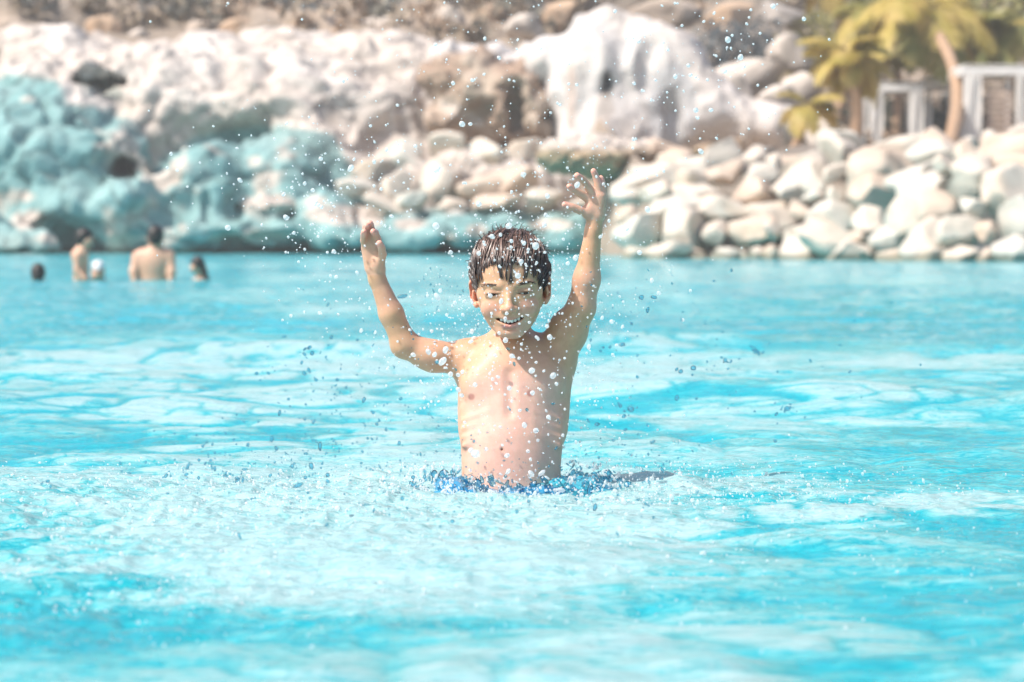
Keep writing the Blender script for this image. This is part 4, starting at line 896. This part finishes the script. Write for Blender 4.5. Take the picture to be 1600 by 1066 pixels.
def cabana(x0, x1, D, ztop, label, curtains, slats=None, depth=1.8):
    z0 = float(ground_z(np.array([0.5 * (x0 + x1)]), np.array([D]))[0]) + .02; H = ztop - z0; W = x1 - x0
    root = empty('cabana', ((x0 + x1) / 2, D, z0)); tag(root, label, 'cabana', 'white cabanas on the terrace')
    for sx in (-1, 1):
        for y in (0, depth): bm_obj('post', box_vf((sx * (W / 2 - .06), y, H / 2 - .05), (.11, .11, H - .1), 0, .008), WP, root)
    for y in (0, depth): bm_obj('beam', box_vf((0, y, H - .0), (W + .14, .13, .16), 0, .008), WP, root)
    for sx in (-1, 1): bm_obj('beam', box_vf((sx * (W / 2 - .06), depth / 2, H + .003), (.10, depth - .14, .14), 0, .008), WP, root)
    for k in range(6): bm_obj('rafter', box_vf((0, .2 + k * (depth - .4) / 5, H + .11), (W + .1, .05, .06)), WP, root)
    V = np.array([[-W / 2, 0, 0], [W / 2, 0, 0], [W / 2, depth, 0], [-W / 2, depth, 0]]) + (0, 0, H + .145); b = V + (0, 0, .02)
    put('roof_cloth', me_np('roof_cloth', np.concatenate([V, b]), [[3, 2, 1, 0], [4, 5, 6, 7], [0, 1, 5, 4], [1, 2, 6, 5], [2, 3, 7, 6], [3, 0, 4, 7]], CU, flat=True), root)
    for i, (cx, w, tie) in enumerate(curtains):
        V, Q = curtain(w, H - .12, 0, tie, i); put('curtain', me_np('curtain', V, Q, CU), root, (cx, -.09, H - .1))
    if slats:
        a, b_ = slats; n = 11
        for k in range(n): bm_obj('slat', box_vf(((a + b_) / 2, .02, .35 + k * (H - .7) / n), (b_ - a, .03, .085)), WD, root)
X = lambda px, D: (px - 800) / F * D; Zt = lambda py, D: CH + (HZ - py) / F * D
cabana(X(1362, 69), X(1440, 69), 69, Zt(138, 69), 'narrow cabana with two white tied curtains right of the straight palm', [(-.50, .34, .35), (.48, .36, .45)])
cabana(X(1448, 70), X(1514, 70), 70, Zt(132, 70), 'middle cabana with a single bulging curtain behind the leaning palm', [(.22, .46, .25)])
cabana(X(1506, 64), X(1600, 64), 64, Zt(112, 64), 'large cabana with wooden slats and a wide white curtain at right', [(-.50, .42, .1), (.60, .22, .2)], (-.16, .40))
# ------------------------------------------------------------------ swimmers far behind
def swimmer(name_label, px, py, spec, D=26.5, rz=0):
    """spec: list of body capsules in px offsets; builds one continuous body, hair and garment as children"""
    s = D / F; o = np.array([(px - 800) * s, D, 0.0]); root = empty('person', (o[0], D, -.6)); tag(root, name_label, 'person', 'swimmers far behind the boy')
    def L(p): return np.array([(p[0] - px) * s + o[0], D + p[2], CH + (HZ - p[1]) * s])
    def make(prims, nm, m, colf=None):
        pts = np.array([L(p) for q in prims for p in (q[1], q[2])]); v = Vol(pts.min(0) - .16, pts.max(0) + .16, .0085)
        for kind, a, b, ra, rb, k in prims:
            if kind == 'e': v.ell(L(a), (ra[0] * s, ra[1] * s, ra[2] * s), k)
            elif kind == 'x': v.ell(L(a), (ra[0] * s, ra[1] * s, ra[2] * s), k, True)
            else: v.cap(L(a), L(b), ra * s, rb * s, k)
        V, Q = v.mesh(); V = smooth(V, Q, 1)
        C = np.tile(colf, (len(V), 1)) * (1 + .12 * fbm(V * 9, 3, 3))[:, None]
        put(nm, me_np(nm, V - np.array([o[0], D, -.6]), Q, m, {'Col': C}), root)
    body, rest = spec
    make(body, 'body', SKIN, np.array([.60, .36, .25]))
    for nm, prims, m, c in rest: make(prims, nm, m, np.array(c))
HAIRM = mat('dark_hair', (.03, .025, .022), .5); CAPM = mat('white_cap', (.72, .70, .70), .5)
def E(c, r, k=.02): return ('e', c, c, r, 0, k)
def X_(c, r, k=.01): return ('x', c, c, r, 0, k)
def Cc(a, b, ra, rb, k=.03): return ('c', a, b, ra, rb, k)
def head(x, y, yd=0, r=(12, 15, 16), ears=True, dy=0):
    q = [E((x, y, dy), r), E((x, y + 7, dy + yd * .03), (9.5, 11, 11))]
    if ears: q += [E((x - r[0], y + 2, dy), (2, 3, 4.5), .004), E((x + r[0], y + 2, dy), (2, 3, 4.5), .004)]
    return q
# man seen from behind
swimmer('bare-backed man standing with his back to us in the far water', 240, 442, (
    head(243, 370) + [Cc((243, 376, 0), (242, 398, .02), 8, 10), Cc((222, 398, .01), (262, 398, .01), 10, 10, .05), E((240, 412, 0), (27, 17, 22), .06), E((240, 440, 0), (23, 16, 30), .06), Cc((214, 401, 0), (210, 425, -.05), 8.5, 6.5), Cc((210, 425, -.05), (214, 452, -.10), 6.5, 5), Cc((266, 401, 0), (269, 425, -.05), 8.5, 6.5), Cc((269, 425, -.05), (268, 452, -.1), 6.5, 5),
     Cc((241, 404, -.115), (240, 445, -.115), 0.1, 0.1, 0)], [('hair', [E((243, 366, -.015), (13, 15.5, 14.5)), E((243, 374, -.045), (10.5, 10, 9))], HAIRM, (.03, .025, .02))]))
# standing person in profile
swimmer('pink-shouldered swimmer standing in profile left of the bare-backed man', 127, 438, (
    [E((133, 373, 0), (12, 11, 14)), E((138, 378, -.02), (7, 8, 8)), E((146, 377, -.02), (2.2, 2, 2.5), .006), Cc((130, 384, 0), (127, 396, 0), 6, 7), Cc((126, 396, 0), (126, 450, 0), 11.5, 12, .05), E((124, 400, -.03), (12, 11, 10), .04), Cc((123, 400, -.06), (122, 422, -.08), 6.5, 5), Cc((122, 422, -.08), (136, 436, -.12), 5, 4)],
    [('hair', [E((131, 369, 0), (13, 13, 13)), E((127, 376, 0), (8.5, 11, 10))], HAIRM, (.03, .025, .02))]))
# child with the cap
swimmer('small child in a white cap with only head and shoulders above water', 153, 438, (
    head(153, 422, -1, (9.5, 10, 11)) + [Cc((153, 430, 0), (153, 440, 0), 5, 6), Cc((141, 442, 0), (166, 442, 0), 6, 6, .04)], [('cap', [E((153, 415, 0), (11, 12, 8.5)), E((153, 420, -.07), (8, 6, 1.8), .01)], CAPM, (.62, .56, .55))]))
# head alone
swimmer('dark-haired swimmer with only the head above water by the left edge', 60, 440, (
    head(60, 426, -1, (10, 11, 13)) + [Cc((60, 434, 0), (60, 448, 0), 6, 8)], [('hair', [E((60, 425, -.015), (11.5, 13, 14.5)), E((60, 433, -.05), (9, 8, 8))], HAIRM, (.02, .02, .02))]))
# woman with wet ponytail
swimmer('swimmer with a dark wet ponytail right of the bare-backed man', 312, 440, (
    [E((308, 415, 0), (9.5, 10, 12)), E((303, 419, -.02), (5.5, 7, 7)), Cc((310, 422, 0), (313, 436, 0), 5.5, 6), Cc((302, 443, 0), (328, 444, 0), 7.5, 7, .04)], [('hair', [E((309, 411, 0), (11, 12, 11.5)), Cc((317, 416, -.03), (325, 436, -.04), 5.5, 3, .02), Cc((325, 436, -.04), (331, 443, -.04), 3, 2, .02)], HAIRM, (.03, .02, .02))]))
# ------------------------------------------------------------------ water drops in the air
def ico(sub):
    bm = bmesh.new(); bmesh.ops.create_icosphere(bm, subdivisions=sub, radius=1); V = np.array([v.co[:] for v in bm.verts]); Q = np.array([[v.index for v in f.verts] for f in bm.faces]); bm.free(); return V, Q
ICO = {k: ico(k) for k in (1, 2, 3)}
def drops(name, pts, rad, m, label, sub=2, seed=0, stretch=.35):
    rng = np.random.RandomState(seed); V0, Q0 = ICO[sub]; n = len(pts); k = len(V0)
    st = np.clip(np.exp(rng.randn(n, 3) * stretch * .5), .5, 1.8); st[:, 2] *= np.clip(np.exp(np.abs(rng.randn(n)) * stretch * .7), 1, 2.4)
    V = V0[None] * (st * rad[:, None])[:, None, :]
    an = rng.randn(n) * .7; c, s = np.cos(an)[:, None], np.sin(an)[:, None]
    V = np.stack([V[..., 0] * c + V[..., 2] * s, V[..., 1], -V[..., 0] * s + V[..., 2] * c], -1)
    if sub > 1: V *= (1 + .22 * fbm((V / rad[:, None, None] * 1.1 + np.arange(n)[:, None, None] * 3.7).reshape(-1, 3), 2, seed))[:].reshape(n, k, 1)
    V = V + pts[:, None, :]
    Q = (Q0[None] + (np.arange(n) * k)[:, None, None]).reshape(-1, 3)
    o = put(name, me_np(name, V.reshape(-1, 3), Q, m)); tag(o, label, 'water drops', kind='stuff'); return o
DROPW = mat('glint_froth_drop', (.98, .98, .97), .08, IOR=1.33); DROPW.node_tree.nodes['Principled BSDF'].inputs['Transmission Weight'].default_value = .2
def glow_through(m):                     # white scattering body paints the drops' sun glints; froth shares it
    n, b = nodes(m); tr = n.nodes.new('ShaderNodeBsdfTranslucent'); tr.inputs[0].default_value = (.98, .98, .98, 1); mx = n.nodes.new('ShaderNodeMixShader'); mx.inputs[0].default_value = .5
    out = [q for q in n.nodes if q.type == 'OUTPUT_MATERIAL'][0]; n.links.new(b.outputs[0], mx.inputs[1]); n.links.new(tr.outputs[0], mx.inputs[2]); tp = n.nodes.new('ShaderNodeBsdfTransparent'); m3 = n.nodes.new('ShaderNodeMixShader'); m3.inputs[0].default_value = .38; n.links.new(mx.outputs[0], m3.inputs[1]); n.links.new(tp.outputs[0], m3.inputs[2]); n.links.new(m3.outputs[0], out.inputs[0])
glow_through(DROPW)
DROPC = bpy.data.materials.new('clear_drop'); DROPC.use_nodes = True
def clear_drop():                        # thin tinted water: mostly lets light through, glints at the rim
    n = DROPC.node_tree; n.nodes.clear(); out = n.nodes.new('ShaderNodeOutputMaterial'); tr = n.nodes.new('ShaderNodeBsdfTransparent'); tr.inputs[0].default_value = (.52, .82, .93, 1)
    gl = n.nodes.new('ShaderNodeBsdfGlossy'); gl.inputs['Roughness'].default_value = .08; rf = n.nodes.new('ShaderNodeBsdfRefraction'); rf.inputs['IOR'].default_value = 1.33; rf.inputs['Color'].default_value = (.55, .85, .95, 1)
    m1 = n.nodes.new('ShaderNodeMixShader'); m1.inputs[0].default_value = .35; n.links.new(tr.outputs[0], m1.inputs[1]); n.links.new(rf.outputs[0], m1.inputs[2])
    fr = n.nodes.new('ShaderNodeFresnel'); fr.inputs[0].default_value = 1.4; m2 = n.nodes.new('ShaderNodeMixShader'); n.links.new(fr.outputs[0], m2.inputs[0]); n.links.new(m1.outputs[0], m2.inputs[1]); n.links.new(gl.outputs[0], m2.inputs[2]); n.links.new(m2.outputs[0], out.inputs[0])
clear_drop()
def at(px, py, D): return np.stack([(px - 800) / F * D, D, CH + (HZ - py) / F * D], 1)
def spray():
    rng = np.random.RandomState(77)
    P, Rr = [], []
    def add(px, py, D, r): P.append(at(px, py, D)); Rr.append(r * D / F)
    def cloud(n, cx, cy, sx, sy, rmed, rs=.5, D0=4.62, D1=5.6, clip=(0, 560)):
        n = int(n * 1.35); px = cx + rng.randn(n) * sx; py = cy + rng.randn(n) * sy; D = rng.uniform(D0, D1, n); r = np.clip(rmed * .8 * np.exp(rng.randn(n) * rs), .5, 4.2)
        z = CH + (HZ - py) / F * D; ok = z > .02; add(px[ok], py[ok], D[ok], r[ok])
    cloud(620, 800, 430, 62, 85, 1.25); cloud(420, 800, 590, 75, 90, 1.3); cloud(200, 690, 540, 70, 50, 1.2); cloud(260, 930, 420, 60, 130, 1.1)
    cloud(330, 820, 180, 170, 120, 1.1); cloud(150, 1100, 90, 90, 70, 1.4); cloud(220, 530, 330, 60, 90, 1.3); cloud(130, 600, 150, 200, 130, 1.1); cloud(110, 470, 310, 90, 70, 1.3)
    cloud(120, 880, 690, 120, 60, 1.2)
    big = [(683, 265, 7), (548, 263, 6), (681, 353, 6.5), (795, 353, 6), (837, 384, 7), (814, 409, 5), (809, 431, 6), (783, 471, 4.6), (766, 462, 4), (748, 396, 4.5), (799, 377, 3.6), (816, 378, 3.4), (800, 556, 5), (696, 547, 7), (669, 550, 5), (679, 554, 5), (859, 527, 5.5), (796, 607, 5), (831, 579, 6), (864, 587, 5), (691, 565, 8), (743, 709, 8), (736, 704, 5), (857, 652, 4.5), (794, 737, 5), (830, 740, 6), (792, 712, 4), (829, 718, 3.6), (832, 614, 4.5), (716, 586, 5), (704, 585, 5), (902, 289, 5), (598, 268, 3), (622, 252, 3), (579, 197, 3), (1137, 62, 6), (1157, 90, 5.5), (1111, 172, 4), (1133, 112, 4), (1208, 10, 5), (722, 194, 6), (735, 194, 4), (612, 338, 4), (375, 282, 4), (356, 356, 5), (447, 340, 5), (515, 360, 5), (277, 266, 3.5), (920, 542, 4), (938, 370, 4), (726, 660, 3.4), (721, 618, 4), (760, 702, 4), (811, 560, 3.4)]
    b = np.array(big, float); add(b[:, 0], b[:, 1], rng.uniform(4.74, 4.95, len(b)), b[:, 2] * .8)
    P_ = np.concatenate(P); R_ = np.concatenate(Rr); S_ = np.array(SUN); t = (5.10 - P_[:, 1]) / -S_[1]; hx = P_[:, 0] - S_[0] * t; hz = P_[:, 2] - S_[2] * t
    hit = (hx > -.12) & (hx < .12) & (hz > .0) & (hz < .42) & (R_ > .0009) & (rng.rand(len(R_)) < .85); P_, R_ = P_[~hit], R_[~hit]
    drops('white_spray', P_, R_, DROPW, 'white water drops flying in the air around the boy', 2, 1, .2)
    # clear drops seen dark against the pale water
    P.clear(); Rr.clear()
    def low(n, cx, cy, sx, sy, rmed, rs=.5, D0=4.3, D1=5.2):
        n = int(n * .8) if n > 20 else n; px = cx + rng.randn(n) * sx; py = cy + rng.randn(n) * sy; D = rng.uniform(D0, D1, n); r = np.clip(rmed * .8 * np.exp(rng.randn(n) * rs), .5, 3.2); z = CH + (HZ - py) / F * D
        ok = (z > .012) & (z < .5) & (py > 415); add(px[ok], py[ok], D[ok], r[ok])
    low(170, 500, 620, 75, 80, 1.3); low(200, 420, 715, 90, 35, 1.4); low(330, 620, 740, 130, 50, 1.1, D0=3.9); low(240, 760, 800, 130, 40, 1.0, D0=3.7, D1=4.6); low(200, 960, 740, 70, 45, 1.3, D0=4.2); low(120, 1130, 560, 130, 90, 1.2); low(90, 1000, 470, 60, 60, 1.1); low(90, 690, 470, 40, 60, 1.1); low(80, 560, 640, 50, 60, 1.3)
    for cx, cy in [(285, 738), (325, 722), (360, 742), (375, 748), (480, 655), (465, 757), (520, 690), (570, 795), (480, 552), (905, 735), (890, 745), (930, 745), (1180, 550), (1015, 790), (820, 815), (1000, 860), (70, 755), (45, 960), (200, 735), (975, 640), (1140, 565), (1230, 640), (970, 540)]:
        n = rng.randint(4, 11); low(n, cx, cy, 9, 5, 2.1, .4, 4.2, 4.8)
    drops('clear_spray', np.concatenate(P), np.concatenate(Rr), DROPC, 'clear drops flung low over the pale churned water', 2, 2, .5)
    # fine froth thrown up from the churned surface
    P.clear(); Rr.clear()
    def froth(n, cx, cy, sx, sy, rmed, h):
        x = cx + rng.randn(n) * sx; y = cy + rng.randn(n) * sy; ok = y > 2.9; x, y = x[ok], y[ok]; z = wave_height(x, y) + rng.rand(len(x)) ** 2.5 * h
        P.append(np.stack([x, y, z], 1)); Rr.append(np.clip(rmed * np.exp(rng.randn(len(x)) * .45), .0005, .004))
    froth(1700, -.30, 4.75, .42, .33, .0011, .035); froth(900, .12, 4.85, .25, .22, .0011, .045); froth(600, -.55, 3.55, .30, .30, .0010, .018); froth(500, .35, 4.95, .3, .3, .0011, .03); froth(500, -.7, 4.5, .35, .5, .0011, .02); froth(500, 0.1, 3.6, .5, .4, .0009, .012)
    drops('surface_froth', np.concatenate(P), np.concatenate(Rr), DROPW, 'fine white froth thrown up from the churned pool surface', 1, 3)
    # collar of splash round the waist
    n = 520; an = rng.uniform(0, 6.283, n); rr = rng.uniform(.09, .20, n) ; x = rr * np.cos(an) * 1.0 + .015; y = 5.09 + rr * np.sin(an) * .95; z = rng.rand(n) ** 2.2 * .028 * np.exp(-((rr - .13) / .06) ** 2) + .012
    drops('waist_splash', np.stack([x, y, z], 1), np.clip(.0017 * np.exp(rng.randn(n) * .5), .0006, .006), DROPC, 'ragged collar of splashing water round the boy\'s waist', 2, 5, 1.3)
    n = 700; an = rng.uniform(0, 6.283, n); rr = rng.uniform(.10, .24, n); x = rr * np.cos(an); y = 5.06 + rr * np.sin(an); z = rng.rand(n) ** 2 * .04 + .008
    drops('waist_foam', np.stack([x, y, z], 1), np.clip(.0014 * np.exp(rng.randn(n) * .5), .0006, .004), DROPW, 'white foam flecks in the splash round the boy\'s waist', 1, 6, .5)
spray()
# ------------------------------------------------------------------ haze volume added to wash out the background contrast
def haze():
    bm = box_vf((0, 60, 13.0), (150, 158, 32)); m = bpy.data.materials.new('haze_air'); m.use_nodes = True; n = m.node_tree; n.nodes.clear()
    out = n.nodes.new('ShaderNodeOutputMaterial'); v = n.nodes.new('ShaderNodeVolumePrincipled'); v.inputs['Color'].default_value = (.97, .96, .94, 1); v.inputs['Density'].default_value = .0014; v.inputs['Anisotropy'].default_value = .0
    n.links.new(v.outputs[0], out.inputs['Volume']); o = bm_obj('haze', bm, m); tag(o, 'thin haze added over the pool and the rocks to soften contrast', kind='stuff')
haze()
